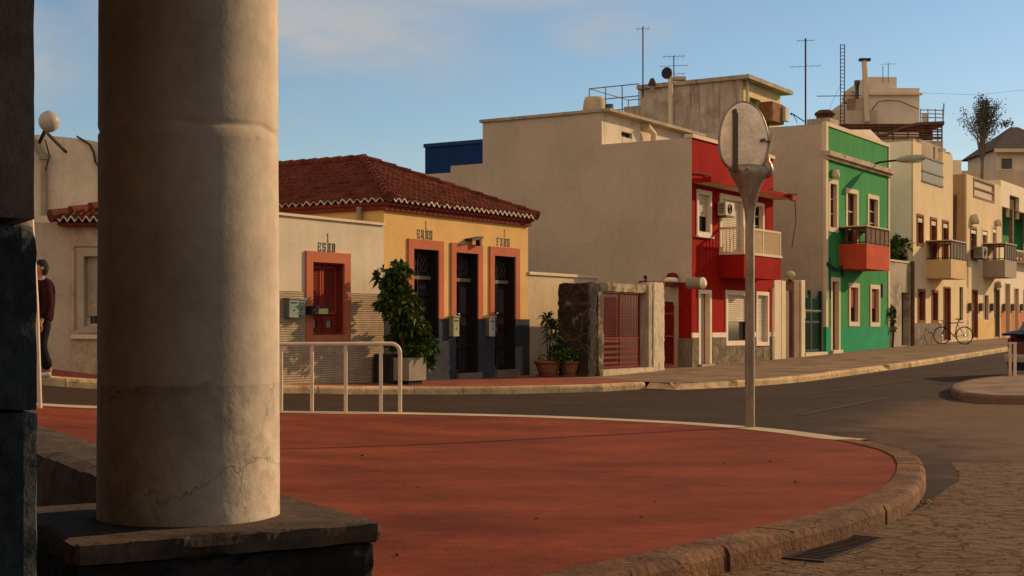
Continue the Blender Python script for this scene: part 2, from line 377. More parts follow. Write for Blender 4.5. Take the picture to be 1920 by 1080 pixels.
# far pavement: kerb line from the photograph
kz = -.14
kpx = [(521, 737), (660, 739), (800, 739.5), (1000, 738), (1150, 734), (1210, 729)]
kl = [(-26, 21.6), (-16, 21.9), (-9, 22.0), (-6.9, 22.5), (-5.6, 23.7)] + [gp(*p, kz) for p in kpx]
u1 = [W(u, v) for u, v in ((-1.9, -3.1), (-.6, -3.62))]
kl2 = [W(u, v) for u, v in ((-.2, -3.75), (2, -3.95), (6, -4.0), (8.2, -4.0))]
kl3 = [W(u, v) for u, v in ((9.6, -4.0), (14, -3.95), (22, -3.7), (30, -3.45), (45, -3.3), (80, -3.2))]
K1 = smooth(kl, 2); whole = K1 + u1 + kl2 + kl3
back = [W(80, 12), W(-3, 12), W(-12, 12), (-26, 34)]
redline = [W(-1.7, -3.0), W(-.8, -.4), W(.5, .0), W(0, 3)]
KW = .16
whole_in = [tuple(p) for p in offs([Vector(p) for p in whole], KW)]
nK = len(K1)
sheet('red_sidewalk', whole_in[:nK] + [tuple(Vector(whole_in[nK])), W(-.6, -1), W(-.1, 4)] + [W(-12, 12), (-26, 34)], 0, M('red_sidewalk_paving', (.3, .085, .05), var=.3, scale=1.2, bump=.35, blot=((.17, .07, .045), .9)), 1.2)
sheet('grey_sidewalk', whole_in[nK:] + back[:2] + [W(-.1, 4), W(-.6, -1)], 0, sidewalkm, 1.4)
kerb('sidewalk_kerb', K1, KW, kerb2, stone=1.0, top=.006)
kerb('sidewalk_kerb', kl2, KW, kerb2, stone=1.0, top=.006)
kerb('sidewalk_kerb', kl3, KW, kerb2, stone=1.0, top=.006)
def ramp(a, b):                                # dropped kerb: sloping apron
    m = MB(); A, B = Vector(a), Vector(b); d = (B - A).normalized(); n = Vector((-d.y, d.x))
    q = [A, B, B + n * (KW + .02), A + n * (KW + .02)]; z = [-.135, -.135, .003, .003]
    m.poly(*[(p.x, p.y, T(p.x, p.y) + h) for p, h in zip(q, z)]); m.build('dropped_kerb', kerb2, fr=WF, kind='structure')
ramp(K1[-1], u1[0]); ramp(u1[0], u1[1]); ramp(u1[1], kl2[0]); ramp(kl2[-1], kl3[0])
# island on the right with its kerb
ipx = [(1925, 700), (1860, 706), (1815, 712), (1786, 719), (1779, 726), (1800, 737), (1850, 742), (1925, 744)]
ip = [gp(*p) for p in ipx]; ip = [(ip[0][0] + 14, ip[0][1] + 9)] + ip + [(ip[-1][0] + 16, ip[-1][1] + 3)]
ip = smooth(ip, 2); IP = resample(ip, .5)
sheet('traffic_island', [tuple(p) for p in offs(IP, .15)], 0, sidewalkm, .8)
kerb('island_kerb', [tuple(p) for p in IP], .155, M('dark_kerb_stone', (.2, .11, .07), var=.3, bump=.5), stone=.9)
# paving patches and worn lines on the road
patch = [gp(*p, -.136) for p in [(1590, 868), (1760, 866), (1925, 868), (1925, 1085), (1300, 1085), (1480, 1050), (1640, 1004), (1740, 960), (1790, 925)]]
pc = [gp(*p, -.136) for p in [(1785, 866), (1925, 869)]] + [(9.5, 5.5), (6, 3), (1.6, 3.5), (1.1, 7.2)] + [gp(*p, -.136) for p in [(1330, 1074), (1480, 1040), (1640, 992), (1735, 945), (1775, 915), (1800, 890), (1790, 880)]]
for _ in range(2): pc = [q for a_, b_ in zip(pc, pc[1:] + pc[:1]) for q in (a_, ((a_[0] + b_[0]) / 2 + rnd.uniform(-.04, .04), (a_[1] + b_[1]) / 2 + rnd.uniform(-.04, .04)))]
sheet('stone_paved_roadway', pc, -.136, M('worn_stone_setts', (.2, .112, .055), var=.5, scale=1.6, bump=1.0, bs=9, bd=.05, cracks=(4.2, .04, .68, 1.3), blot=((.1, .06, .036), 1.6), thr=(.42, .7), vscale=(.8, 1, 1)), .8)
line = M('faded_road_paint', (.15, .1, .062), var=.5, scale=4, blot=((.075, .047, .03), 4), thr=(.4, .55))
def mark(u0, v0, u1_, v1, w=.1):
    A, B = Vector(W(u0, v0)), Vector(W(u1_, v1)); d = (B - A).normalized(); n = Vector((-d.y, d.x)) * w / 2
    sheet('road_marking', [tuple(A - n), tuple(B - n), tuple(B + n), tuple(A + n)], -.132, line, 1.5)
for a in ((-2, -6.0, 5, -5.9), (8, -5.9, 14, -5.8), (15.5, -5.8, 21, -5.7), (23, -5.6, 29, -5.5), (31, -5.5, 38, -5.4), (3, -4.35, 26, -4.2)): mark(*a)
def ln(px_, w=.09):
    P = [Vector(gp(*p, -.132)) for p in px_]; A, B = P; d = (B - A).normalized(); n = Vector((-d.y, d.x)) * w / 2
    sheet('road_marking', [tuple(A - n), tuple(B - n), tuple(B + n), tuple(A + n)], -.131, line, 1.5)
ln([(1496, 779), (1662, 746)]); ln([(1275, 735), (1390, 727)])
# drain grate set in the gutter, litter and pebbles
dg0, dg1 = Vector(gp(1487, 1048, -.13)), Vector(gp(1608, 1004, -.13)); dd = (dg1 - dg0); dl = dd.length; ang = math.atan2(dd.y, dd.x)
GF = Frame((dg0.x, dg0.y), ang); gz = T(dg0.x, dg0.y) - .1345
gr = thing('drain_grate', 'slotted iron drain grate in the gutter at the foot of the kerb', 'grate', GF, (0, 0, gz))
iron = M('dark_iron', (.05, .032, .022), rough=.75, metal=.2, var=.3)
m = MB()
for b0, b1 in ((-.2, -.175), (.045, .07)): m.box(0, dl, b0, b1, gz, gz + .009)
m.box(0, .03, -.175, .045, gz, gz + .009); m.box(dl - .03, dl, -.175, .045, gz, gz + .009); m.build('frame', iron, gr)
m = MB(); k = int(dl / .055)
for i in range(1, k): m.box(i * dl / k - .012, i * dl / k + .012, -.172, .042, gz + .001, gz + .006)
m.build('bars', iron, gr)
MB().box(.02, dl - .02, -.18, .05, gz - .005, gz + .0008).build('shade_sheet', M('shade_black', (.01, .01, .01)), gr)  # thin black sheet painted in as the shade under the bars
lit = M('pale_litter', (.6, .5, .38), var=.3)
m = MB()
for i in range(230):
    t = rnd.random(); q = Vector(gp(1740 - 640 * t, 935 + 130 * t ** .9 + rnd.uniform(0, 16), -.13)); s_ = rnd.uniform(.007, .026)
    z = T(q.x, q.y) - .134; m.lathe(q.x, q.y, [(s_, z), (s_ * 1.1, z + s_ * .6), (s_ * .4, z + s_), (.0005, z + s_)], 6, False)
m.build('gravel', M('gravel_stone', (.3, .22, .15), var=.5, scale=9), fr=WF, kind='stuff', label='small stones and grit lying along the foot of the kerb', cat='gravel')

# ---------------------------------------------------------------- porch: column, plinth, low wall, pillar, added shading roof
pz = .678
colm = M('weathered_column_plaster', (.57, .46, .345), rough=.92, var=.3, scale=1.7, bump=.12, bs=40, streak=.35, sc2=(.2, .14, .095), blot=((.22, .16, .11), 4.5), thr=(.62, .74))
ct = thing('column', 'round weathered concrete column standing on the dark stone plinth', 'column', PF, (0, 0, pz))
m = MB(); prof = []
n = 56
for i in range(80):
    z = pz + .0 + i * (3.22 - pz) / 79; r = .305 - .004 * (z - pz)
    prof.append((r, z))
prof = sorted(prof + [(.303 - .0035 * (1.975 - pz), 1.966), (.2945, 1.974), (.2945, 1.98), (.303 - .0035 * 1.3, 1.989)], key=lambda p: p[1])
prof = [p for p in prof if not (1.967 < p[1] < 1.988 and p[0] > .296)]
m.lathe(0, 0, prof, 96)
from mathutils import noise as mn
m.v = [(x * (1 + .004 * mn.noise(Vector((x * 5, y * 5, z * 3))) + .0025 * mn.noise(Vector((x * 19, y * 19, z * 17)))), y * (1 + .004 * mn.noise(Vector((x * 5, y * 5, z * 3)))), z + (.02 * mn.noise(Vector((x * 7, y * 7, 3))) if 1.9 < z < 2.05 else 0)) for x, y, z in m.v]
lowm = M('dirty_column_base_plaster', (.55, .44, .33), rough=.95, var=.36, scale=1.9, bump=.3, bs=22, streak=.4, sc2=(.16, .11, .075), blot=((.17, .12, .085), 4.2), thr=(.54, .76), cracks=(2.2, .006, .6, .4))
zc_ = 1.14; V_, F_ = m.v, m.f
for nm, mt, keep in (('shaft', colm, lambda z: z >= zc_), ('lower_drum', lowm, lambda z: z < zc_)):
    k_ = MB(); mp_ = {}
    for f in F_:
        if keep(sum(V_[i][2] for i in f) / 4):
            for i in f:
                if i not in mp_: mp_[i] = len(k_.v); k_.v.append(V_[i])
            k_.f.append(tuple(mp_[i] for i in f)); k_.sm.append(True)
    k_.build(nm, mt, ct)
basalt = M('dark_basalt', (.034, .03, .027), rough=.95, var=.5, scale=3, bump=.5, bs=14, blot=((.07, .06, .05), 3), thr=(.55, .85))
slabm = M('plinth_top_stone', (.14, .092, .06), rough=.95, var=.4, scale=2.5, bump=.45, bs=30, blot=((.05, .038, .03), 2.6), thr=(.45, .65))
def rough_block(m, a0, a1, b0, b1, c0, c1, st=.045, amp=.012, chip=.02, seed=0):
    nx, ny, nz = [max(2, int((q - p) / st)) for p, q in ((a0, a1), (b0, b1), (c0, c1))]
    vs = {}; fs = []
    def vid(i, j, k):
        key = (i, j, k)
        if key not in vs:
            x, y, z = a0 + (a1 - a0) * i / nx, b0 + (b1 - b0) * j / ny, c0 + (c1 - c0) * k / nz
            ed = (i in (0, nx)) + (j in (0, ny)) + (k in (0, nz))
            p = Vector((x, y, z)); nn = mn.noise(p * 6 + Vector((seed, 0, 0))); n2 = mn.noise(p * 17 + Vector((0, seed, 0)))
            cen = Vector(((a0 + a1) / 2, (b0 + b1) / 2, (c0 + c1) / 2)); hx = Vector(((a1 - a0) / 2, (b1 - b0) / 2, (c1 - c0) / 2))
            dirv = Vector([(-1 if t == 0 else 1 if t == q_ else 0) for t, q_ in ((i, nx), (j, ny), (k, nz))])
            a = amp * (nn + .5 * n2) - (chip * max(0, .25 + nn + .6 * n2) * (ed - 1) if ed > 1 else 0)
            vs[key] = (len(vs), p + dirv * a)
        return vs[key][0]
    for i in range(nx):
        for j in range(ny): fs += [(vid(i, j + 1, 0), vid(i + 1, j + 1, 0), vid(i + 1, j, 0), vid(i, j, 0)), (vid(i, j, nz), vid(i + 1, j, nz), vid(i + 1, j + 1, nz), vid(i, j + 1, nz))]
        for k in range(nz): fs += [(vid(i, 0, k), vid(i + 1, 0, k), vid(i + 1, 0, k + 1), vid(i, 0, k + 1)), (vid(i, ny, k + 1), vid(i + 1, ny, k + 1), vid(i + 1, ny, k), vid(i, ny, k))]
    for j in range(ny):
        for k in range(nz): fs += [(vid(0, j, k + 1), vid(0, j + 1, k + 1), vid(0, j + 1, k), vid(0, j, k)), (vid(nx, j, k), vid(nx, j + 1, k), vid(nx, j + 1, k + 1), vid(nx, j, k + 1))]
    m.add([p for _, p in sorted(vs.values(), key=lambda t: t[0])], fs, False)
pl = thing('plinth', 'square dark stone plinth with a chipped top slab under the column', 'plinth', PF, (0, 0, -.1))
m = MB(); rough_block(m, -.5, .5, -.5, .5, pz - .065, pz, .022, .004, .016); m.build('top_slab', slabm, pl)
m = MB(); rough_block(m, -.485, .475, -.48, .48, .2, pz - .067, .035, .008, .03, 3); rough_block(m, -.49, .48, -.49, .48, -.15, .195, .05, .014, .03, 5); m.build('block', basalt, pl)
lw = MB(); rough_block(lw, .05, .49, .51, 6.0, -.2, pz - .01, .09, .012, .03, 9)
lw.build('low_wall', slabm, fr=PF, org=(.27, 1, 0), label='low stone wall running back from the plinth beside the planting bed', cat='wall')
soil = M('dark_soil', (.05, .033, .022), rough=1, var=.5, scale=5, bump=1, bs=20)
m = MB(); m.add([(x, y, .36 + .03 * mn.noise(Vector((x * 2, y * 2, 0)))) for y in [.5 + k * .25 for k in range(23)] for x in [-4.5 + k * .25 for k in range(19)]], [(j * 19 + i, j * 19 + i + 1, (j + 1) * 19 + i + 1, (j + 1) * 19 + i) for j in range(22) for i in range(18)], True)
m.build('planting_bed', soil, fr=PF, org=(-2, 2, 0), kind='structure')
m = MB()
for i in range(900):
    x, y = rnd.uniform(-1.6, .05), rnd.uniform(.55, 3.6); a = rnd.uniform(0, 6.28); l = rnd.uniform(.05, .2); z = .36
    m.leaf((x, y, z), (math.cos(a), math.sin(a), rnd.uniform(.1, 1.6)), l, .008, .4)
m.build('dry_grass', M('dry_stalks', (.22, .15, .08), var=.4), fr=PF, org=(-.5, 2, 0), kind='stuff', label='dry grass stalks and litter on the soil of the bed behind the column', cat='grass')
pb = thing('square_pillar', 'dark square pillar filling the left edge, plaster above and stone blocks below', 'pillar', WF, (-1.006, 3.0, 0))
ORG[pb.name] = (PFR := Frame((-1.006, 3.0), PA), (0, 0, 0)); pb.rotation_euler = (0, 0, PA)
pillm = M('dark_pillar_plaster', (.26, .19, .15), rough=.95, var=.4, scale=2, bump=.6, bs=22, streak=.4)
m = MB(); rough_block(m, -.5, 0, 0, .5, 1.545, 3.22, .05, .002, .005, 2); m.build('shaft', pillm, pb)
m = MB(); z = -.1
for hgt, e in ((.62, .004), (.62, .007), (.395, .004)):
    rough_block(m, -.5, e, -e, .5, z, z + hgt - .001, .03, .003, .01, z * 9); z += hgt + .001
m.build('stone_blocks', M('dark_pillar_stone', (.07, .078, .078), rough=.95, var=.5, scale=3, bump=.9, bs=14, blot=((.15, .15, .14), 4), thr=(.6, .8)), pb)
# porch roof, walls and beam: unseen, added over and behind the viewer for shade
rf = MB(); rf.box(-4.2, .75, -7, 4.0, 3.42, 3.7); rf.box(-.3, .3, -7, 3.3, 3.22, 3.42)
pw = M('blocker_plaster', (.05, .04, .035))
rf.build('added_porch_roof', pw, fr=PF, org=(-1.5, 0, 3.5), label='unseen flat roof slab added to shade the porch, carried by the round column', cat='roof')
MB().box(-4.5, -4.2, -7, 4.0, -.3, 3.7).box(-4.2, 1.2, -7.3, -7, -.3, 3.7).build('added_porch_wall', pw, fr=PF, org=(-4.3, 0, 0), label='unseen dark walls added behind the porch to block sky light', cat='wall')

MB().lathe(0, -4.45, [(.3, -.2), (.3, 3.22)], 40).build('column', colm, fr=PF, org=(0, -4.45, 0), label='unseen round column added beside the viewer to block sky light', cat='column')  # extra column, added out of view to keep light off the first one
# ---------------------------------------------------------------- railing, sign, thin pole
rail_m = M('cream_rail_paint', (.62, .47, .32), rough=.45, var=.15, scale=6, bump=.15, blot=((.25, .12, .06), 14), thr=(.66, .75), spec=.5)
ra, rb = Vector(gp(395, 769)), Vector(gp(750, 772.5)); d = rb - ra; RF = Frame((ra.x, ra.y), math.atan2(d.y, d.x)); Lr = d.length
zb0, zb1 = T(ra.x, ra.y), T(rb.x, rb.y); ht = 132 * rb.y / F
rt = thing('railing', 'cream tubular railing with a rounded end on the edge of the red plaza', 'railing', RF, (Lr, 0, zb1))
zt = zb1 + ht - .03; pts = [(0, 0, zt), (Lr - .14, 0, zt)] + [(Lr - .14 + .14 * math.sin(a), 0, zt - .14 + .14 * math.cos(a)) for a in (.26, .52, .79, 1.05, 1.31, 1.57)] + [(Lr, 0, zb1 - .05)]
MB().tube(pts, .03, 12).build('top_rail', rail_m, rt)
for p in (527, 585, 648, 714, 462, 400):
    t = min(range(0, 1001), key=lambda k: abs(960 + F * (ra.x + d.x * k / 1000) / (ra.y + d.y * k / 1000) - p)) / 1000 * Lr
    MB().tube([(t, 0, zb0 - .1), (t, 0, zt)], .027, 12).build('post', rail_m, rt)
# round sign on its pole, seen from behind
sx, sy = gp(1406, 801); sz = T(sx, sy)
SF = Frame((sx, sy), R(12)); k = sy / F
galv = M('galvanised_steel', (.3, .22, .155), rough=.42, metal=.55, var=.3, scale=5, bump=.15, blot=((.13, .08, .05), 4), thr=(.5, .7), vscale=(1, 1, .3))
sg = thing('road_sign', 'round sign seen from its back on a tall steel pole at the plaza edge', 'sign', SF, (0, 0, sz))
def sz_(py): return H - (py - 612) * k
MB().lathe(0, 0, [(.066, sz - .02), (.064, sz + .0), (.062, sz_(620)), (.058, sz_(430)), (.058, sz_(420))], 20).build('pole', galv, sg)
m = MB(); m.lathe(0, 0, [(.057, sz_(440)), (.06, sz_(420)), (.075, sz_(395)), (.11, sz_(370)), (.17, sz_(348)), (.23, sz_(333)), (.28, sz_(322)), (.26, sz_(312)), (.1, sz_(308))], 28)
m.v = [(x - .06 * max(0, (z - sz_(400)) / 2), y * .45, z) for x, y, z in m.v]; m.build('bracket_cone', galv, sg)
# disc: outline in (x, z), a slightly domed plate with a rim
cx0 = (1393 - 1406) * k * 1.02; rw = 47 * k / math.cos(R(12)); z0_, z1_ = sz_(322), sz_(192); out = []
for i in range(48):
    a = 2 * math.pi * i / 48; y = math.sin(a); x = math.cos(a); zc = (z0_ + z1_) / 2 - .06
    hh = (z1_ - zc) if y > 0 else (zc - z0_); out.append((cx0 + rw * math.copysign(abs(x) ** (1 if y > 0 else .8), x), zc + hh * math.copysign(abs(y) ** (1 if y > 0 else .75), y)))
signback = M('sign_back_grey', (.95, .76, .54), rough=.6, metal=.1, var=.28, scale=3, bump=.15, blot=((.75, .58, .4), 4), thr=(.55, .8))
cen = (cx0, (z0_ + z1_) / 2); m = MB(); vs = []
rings = [(0, .035), (.3, .033), (.6, .026), (.85, .012), (.97, 0), (1.0, -.02)]
for s_, y in rings[1:]: vs += [(cen[0] + (x - cen[0]) * s_, -.03 - y, cen[1] + (z - cen[1]) * s_) for x, z in out]
vs += [(x, .035, z) for x, z in out]
nn = 48; rr_ = len(rings)
m.add(vs, [(i * nn + j, i * nn + (j + 1) % nn, (i + 1) * nn + (j + 1) % nn, (i + 1) * nn + j) for i in range(rr_ - 1) for j in range(nn)] + [tuple(range(nn))[::-1], tuple(range((rr_ - 1) * nn, rr_ * nn))], True)
m.sm[-2:] = [False, False]; m.build('disc', signback, sg)
MB().tube([(x, -.012, z) for x, z in out + out[:1]], .017, 8, False).build('rim', galv, sg)
bx_ = (1371 - 1406) * k; m = MB(); m.box(bx_ - .02, bx_ + .02, -.115, -.062, sz_(324), sz_(212)); m.box(bx_ + .028, bx_ + .04, -.1, -.062, sz_(318), sz_(214)); m.build('mounting_bar', M('dark_steel', (.1, .075, .06), rough=.5, metal=.5), sg)
blt = M('dark_steel', (.1, .1, .1))
for px_, py_, r_ in ((1370, 211, .03), (1374, 321, .035), (1426, 264, .028), (1393, 320, .02), (1362, 320, .02)):
    m = MB(); x = (px_ - 1406) * k; m.tube([(x, -.06, sz_(py_)), (x, -.13, sz_(py_))], r_ * .8, 8); m.build('bolt', blt, sg)
m = MB(); x = (1431 - 1406) * k; m.tube([(x, -.08, sz_(264)), (x + .09, -.03, sz_(265))], .012, 6); m.build('bolt', blt, sg)
m = MB(); x = (1441 - 1406) * k
m.lathe(x, 0, [(.01, sz_(334)), (.05, sz_(330)), (.085, sz_(318)), (.06, sz_(306)), (.03, sz_(300)), (.035, sz_(296)), (.01, sz_(293))], 14); m.tube([(x, 0, sz_(320)), (x - .15, -.0, sz_(322))], .045, 10); m.build('clamp', galv, sg)
m = MB(); m.tube([(.3, -.02, sz_(250)), ((1439 - 1406) * k, -.03, sz_(290)), ((1440 - 1406) * k, -.03, sz_(318)), ((1425 - 1406) * k, -.03, sz_(345)), ((1413 - 1406) * k, -.04, sz_(385))], .02, 8); m.build('edge_strip', galv, sg)
# thin leaning pole by the left pillar
bx, by = gp(75, 765); tx = bx - .14
MB().tube([(bx, by, T(bx, by) - .05), (bx - .045, by, 1.6), (bx - .14, by, 3.2)], .03, 12).build('slim_pole', rail_m, fr=WF, org=(bx, by, T(bx, by)), label='slim cream pole leaning beside the dark square pillar, behind it the walking person', cat='pole')
# ---------------------------------------------------------------- materials of the houses
def paint(name, col, **k): return M(name, col, **{**dict(var=.13, scale=1.1, bump=.3, bs=30), **k})
whitewall = paint('old_white_wall', (.6, .49, .35), streak=.25, sc2=(.3, .22, .14))
yellow = paint('yellow_wall', (.66, .4, .145), streak=.2, sc2=(.42, .25, .1))
terra = paint('terracotta_trim', (.46, .14, .07))
darkdado = paint('slate_blue_dado', (.045, .047, .055), var=.4, blot=((.09, .085, .08), 3), thr=(.6, .8))
darkwood = M('dark_wood', (.028, .014, .01), rough=.5, var=.4, scale=4, vscale=(4, 4, .6))
redwood = M('red_brown_wood', (.2, .03, .018), rough=.6, var=.25, scale=4)
darkglass = glass(); curtain = M('curtain', (.13, .11, .09), ribs=(9, 'X', .5))
beige = paint('beige_render', (.5, .39, .28), scale=.6, streak=.25, sc2=(.33, .24, .16), bs=50)
stained = paint('stained_render', (.43, .34, .24), var=.3, streak=.85, sc2=(.11, .085, .06), blot=((.2, .15, .1), 1.5), thr=(.55, .75))
redwall = paint('red_wall', (.32, .013, .009), spec=.03, var=.25, streak=.35, sc2=(.2, .012, .01))
greenwall = paint('green_wall', (.045, .26, .075), var=.25, blot=((.22, .4, .26), 2.2), thr=(.68, .76), vscale=(1, 1, .4), streak=.4, sc2=(.05, .13, .06))
greendado = paint('green_dado', (.02, .27, .12), var=.2)
creamtrim = paint('cream_trim', (.66, .52, .34), var=.12)
cream = paint('cream_wall', (.69, .52, .3), var=.1, streak=.35, sc2=(.42, .29, .16))
yellow2 = paint('pale_yellow_wall', (.66, .43, .16))
greydado = paint('grey_dado', (.22, .165, .12), var=.35, scale=3)
stonedado = M('stone_clad_dado', (.2, .15, .1), var=.4, scale=4, bump=.9, bs=18, cracks=(5, .05, .45, 1.0), blot=((.32, .25, .16), 4), thr=(.5, .8))
tilered = M('clay_roof_tiles', (.155, .04, .022), var=.5, scale=3, bump=.5, bs=25, blot=((.1, .035, .022), 1.8), thr=(.48, .7))
mortar = M('pale_mortar', (.5, .38, .27), var=.35, scale=8)
plasterw = paint('shutter_white', (.62, .52, .38))
steelbox = M('grey_green_metal_box', (.17, .2, .16), rough=.45, var=.2, metal=.3)
darkmetal = M('dark_metal', (.045, .035, .03), rough=.5, metal=.4)
rust = M('rusty_metal', (.14, .07, .04), rough=.8, var=.4)
claypot = M('clay_pot', (.26, .1, .05), var=.3, scale=6)
leafd = M('dark_leaves', (.03, .065, .016), rough=.45, var=.5, scale=6, bump=.1); leafl = M('light_leaves', (.13, .15, .018), rough=.45, var=.4, scale=6, bump=.1)
bark = M('bark', (.12, .08, .05), var=.4, scale=8, bump=.8)
blackp = M('black_paint', (.02, .018, .016), rough=.6)
pot_s = M('cement_planter', (.3, .24, .17), var=.2)

def house(name, label, org, cat='house', **k): return thing(name, label, cat, ST, org, **k)
def lvl(u, v=0): return TS(u, v) - .3
def window(parent, h, v, depth, surround=None, sw=.12, proud=.03, fill='shutter', frame_m=None, bottom=True, name='window', infm=None, split=0, sill=False):
    """surround + reveal infill; h=(u0,u1,z0,z1) is the clear opening"""
    u0, u1, z0, z1 = h
    w = MB()
    if surround:
        w.slab(u0 - sw, u1 + sw, z0 - (sw if bottom else 0), z1 + sw, v - proud, v + .003, [(u0 + .006, u1 - .006, z0 + .006 if bottom else z0 - 9, z1 - .006)], edge=True)
        d_ = .012; w.box(u0 + .001, u0 + d_, v, v + depth - .052, z0, z1); w.box(u1 - d_, u1 - .001, v, v + depth - .052, z0, z1); w.box(u0 + d_, u1 - d_, v, v + depth - .052, z1 - d_, z1 - .001)
        if bottom: w.box(u0 + d_, u1 - d_, v, v + depth - .052, z0 + .001, z0 + d_)
    fm = frame_m or darkwood; vb = v + depth
    f = MB(); t = .055
    f.slab(u0, u1, z0, z1, vb - .05, vb + .02, [(u0 + t, (u0 + u1) / 2 - t * .4, z0 + t, z1 - t), ((u0 + u1) / 2 + t * .4, u1 - t, z0 + t, z1 - t)] if split or fill == 'sash' else [(u0 + t, u1 - t, z0 + t, z1 - t)])
    if surround: o = w.build(name, surround, parent); f.build('frame', fm, o)
    else: o = f.build(name, fm, parent)
    MB().poly((u0, vb, z0), (u1, vb, z0), (u1, vb, z1), (u0, vb, z1)).build('pane', darkglass, o)
    if fill in ('shutter', 'half'):
        m = MB(); zb = z0 + (z1 - z0) * (0 if fill == 'shutter' else .42); k = max(4, int((z1 - zb) / .055)); s = (z1 - zb) / k
        for i in range(k):
            a = zb + i * s; m.poly((u0 + .03, vb - .06, a), (u1 - .03, vb - .06, a), (u1 - .03, vb - .078, a + s * .5), (u0 + .03, vb - .078, a + s * .5)).poly((u0 + .03, vb - .078, a + s * .5), (u1 - .03, vb - .078, a + s * .5), (u1 - .03, vb - .06, a + s), (u0 + .03, vb - .06, a + s))
        m.build('shutter', infm or plasterw, o)
    elif fill == 'sash':
        m = MB()
        for z in (.33, .66): zz = z0 + (z1 - z0) * z; m.box(u0 + .05, u1 - .05, vb - .045, vb - .01, zz - .02, zz + .02)
        m.build('glazing_bars', infm or plasterw, o)
    if sill: MB().box(u0 - sw - .04, u1 + sw + .04, v - proud - .05, v + .01, z0 - sw - .05, z0 - sw).build('sill', surround or creamtrim, o)
    return o
def door(parent, h, v, depth, surround=None, sw=.12, mat=None, panels=True, label=None, step=True):
    u0, u1, z0, z1 = h; o = None
    if surround:
        m = MB(); m.slab(u0 - sw, u1 + sw, z0 - .02, z1 + sw, v - .03, v + .003, [(u0 + .006, u1 - .006, z0 - 9, z1 - .006)]); m.box(u0 + .001, u0 + .012, v, v + depth - .03, z0, z1); m.box(u1 - .012, u1 - .001, v, v + depth - .03, z0, z1); m.box(u0 + .012, u1 - .012, v, v + depth - .03, z1 - .012, z1 - .001); s = m.build('door_surround', surround, parent)
    m = MB(); vb = v + depth; m.box(u0, u1, vb, vb + .05, z0, z1)
    if panels:
        w = (u1 - u0 - .24) / 2; k = 3
        for c in range(2):
            for r in range(k):
                a = u0 + .08 + c * (w + .08); zz = z0 + .12 + r * (z1 - z0 - .12) / k; m.bbox(a, a + w, vb - .025, vb, zz, zz + (z1 - z0) / k - .16, .012)
    d = m.build('door', mat or darkwood, parent)
    if label: d['label'] = label
    m = MB(); m.tube([(u0 + .09, vb - .02, (z0 + 1.0)), (u0 + .09, vb - .08, z0 + 1.0), (u0 + .16, vb - .08, z0 + 1.0)], .014, 6); m.build('handle', M('brass', (.45, .3, .12), rough=.3, metal=.8), d)
    return d
# stroke letters, cut as thin raised blocks
GLY = {'E': [(0, 0, 0, 1), (0, 0, .8, 0), (0, 1, .8, 1), (0, .5, .6, .5), (.8, 0, .8, .2), (.8, 1, .8, .8)], 'S': [(0, 1, .7, 1), (0, .5, 0, 1), (0, .5, .7, .5), (.7, 0, .7, .5), (0, 0, .7, 0), (0, 0, 0, .2), (.7, .8, .7, 1)],
       'H': [(.1, 0, .1, 1), (.7, 0, .7, 1), (.1, .5, .7, .5), (0, 0, .25, 0), (.55, 0, .85, 0), (0, 1, .25, 1), (.55, 1, .85, 1)], 'B': [(.05, 0, .05, 1), (0, 0, .65, 0), (0, 1, .65, 1), (.05, .52, .6, .52), (.7, .08, .7, .45), (.7, .58, .7, .93)],
       'Q': [(.05, .1, .05, .95), (.05, 1, .6, 1), (.65, .1, .65, .95), (.05, .05, .6, .05), (.4, .25, .75, -.1)], 'X': [(0, 0, .75, 1), (0, 1, .75, 0)], 'F': [(.05, 0, .05, 1), (0, 1, .75, 1), (0, .52, .5, .52), (0, 0, .25, 0)],
       'I': [(.4, 0, .4, 1), (.25, 0, .55, 0), (.2, .92, .4, 1)]}
def letters(parent, txt, u, z, h, v, gap=.05):
    m = MB(); w = h * .62; u -= (len(txt) * (w + gap) - gap) / 2; t = .014 * h / .16; d = .004; q = 0
    for c in txt:
        for a, b, c2, d2 in GLY[c]:
            q += 1; A, B = Vector((u + a * w, 0, z + b * h)), Vector((u + c2 * w, 0, z + d2 * h)); dr = (B - A).normalized(); n = Vector((-dr.z, 0, dr.x)) * t; e = dr * t
            vv = v - d - q * .0002; p = [A - n - e, B - n + e, B + n + e, A + n - e]
            m.poly(*[(x.x, vv, x.z) for x in p])
            for i in range(4): a1, b1 = p[i], p[(i + 1) % 4]; m.poly((a1.x, vv, a1.z), (b1.x, vv, b1.z), (b1.x, v, b1.z), (a1.x, v, a1.z))
        u += w + gap
    return m.build('lettering', darkmetal, parent)
def letterbox(u, v, z, w, h, d, mat, label, slot=True):
    t = thing('letter_box', label, 'letter box', ST, (u, v, z), group=None)
    m = MB(); m.bbox(u - w / 2, u + w / 2, v - d, v, z, z + h, .008); m.build('body', mat, t)
    m = MB(); m.extr([(u - w / 2 - .012, z + h), (u + w / 2 + .012, z + h), (u + w / 2 + .006, z + h + .03), (u - w / 2 - .006, z + h + .03)], v - d - .02, v); m.build('lid', mat, t)
    if slot:
        MB().box(u - w * .32, u + w * .32, v - d - .006, v - d, z + h * .78, z + h * .84).build('slot', blackp, t)
        MB().box(u - .012, u + .012, v - d - .006, v - d, z + h * .36, z + h * .46).build('lock', blackp, t)
    return t

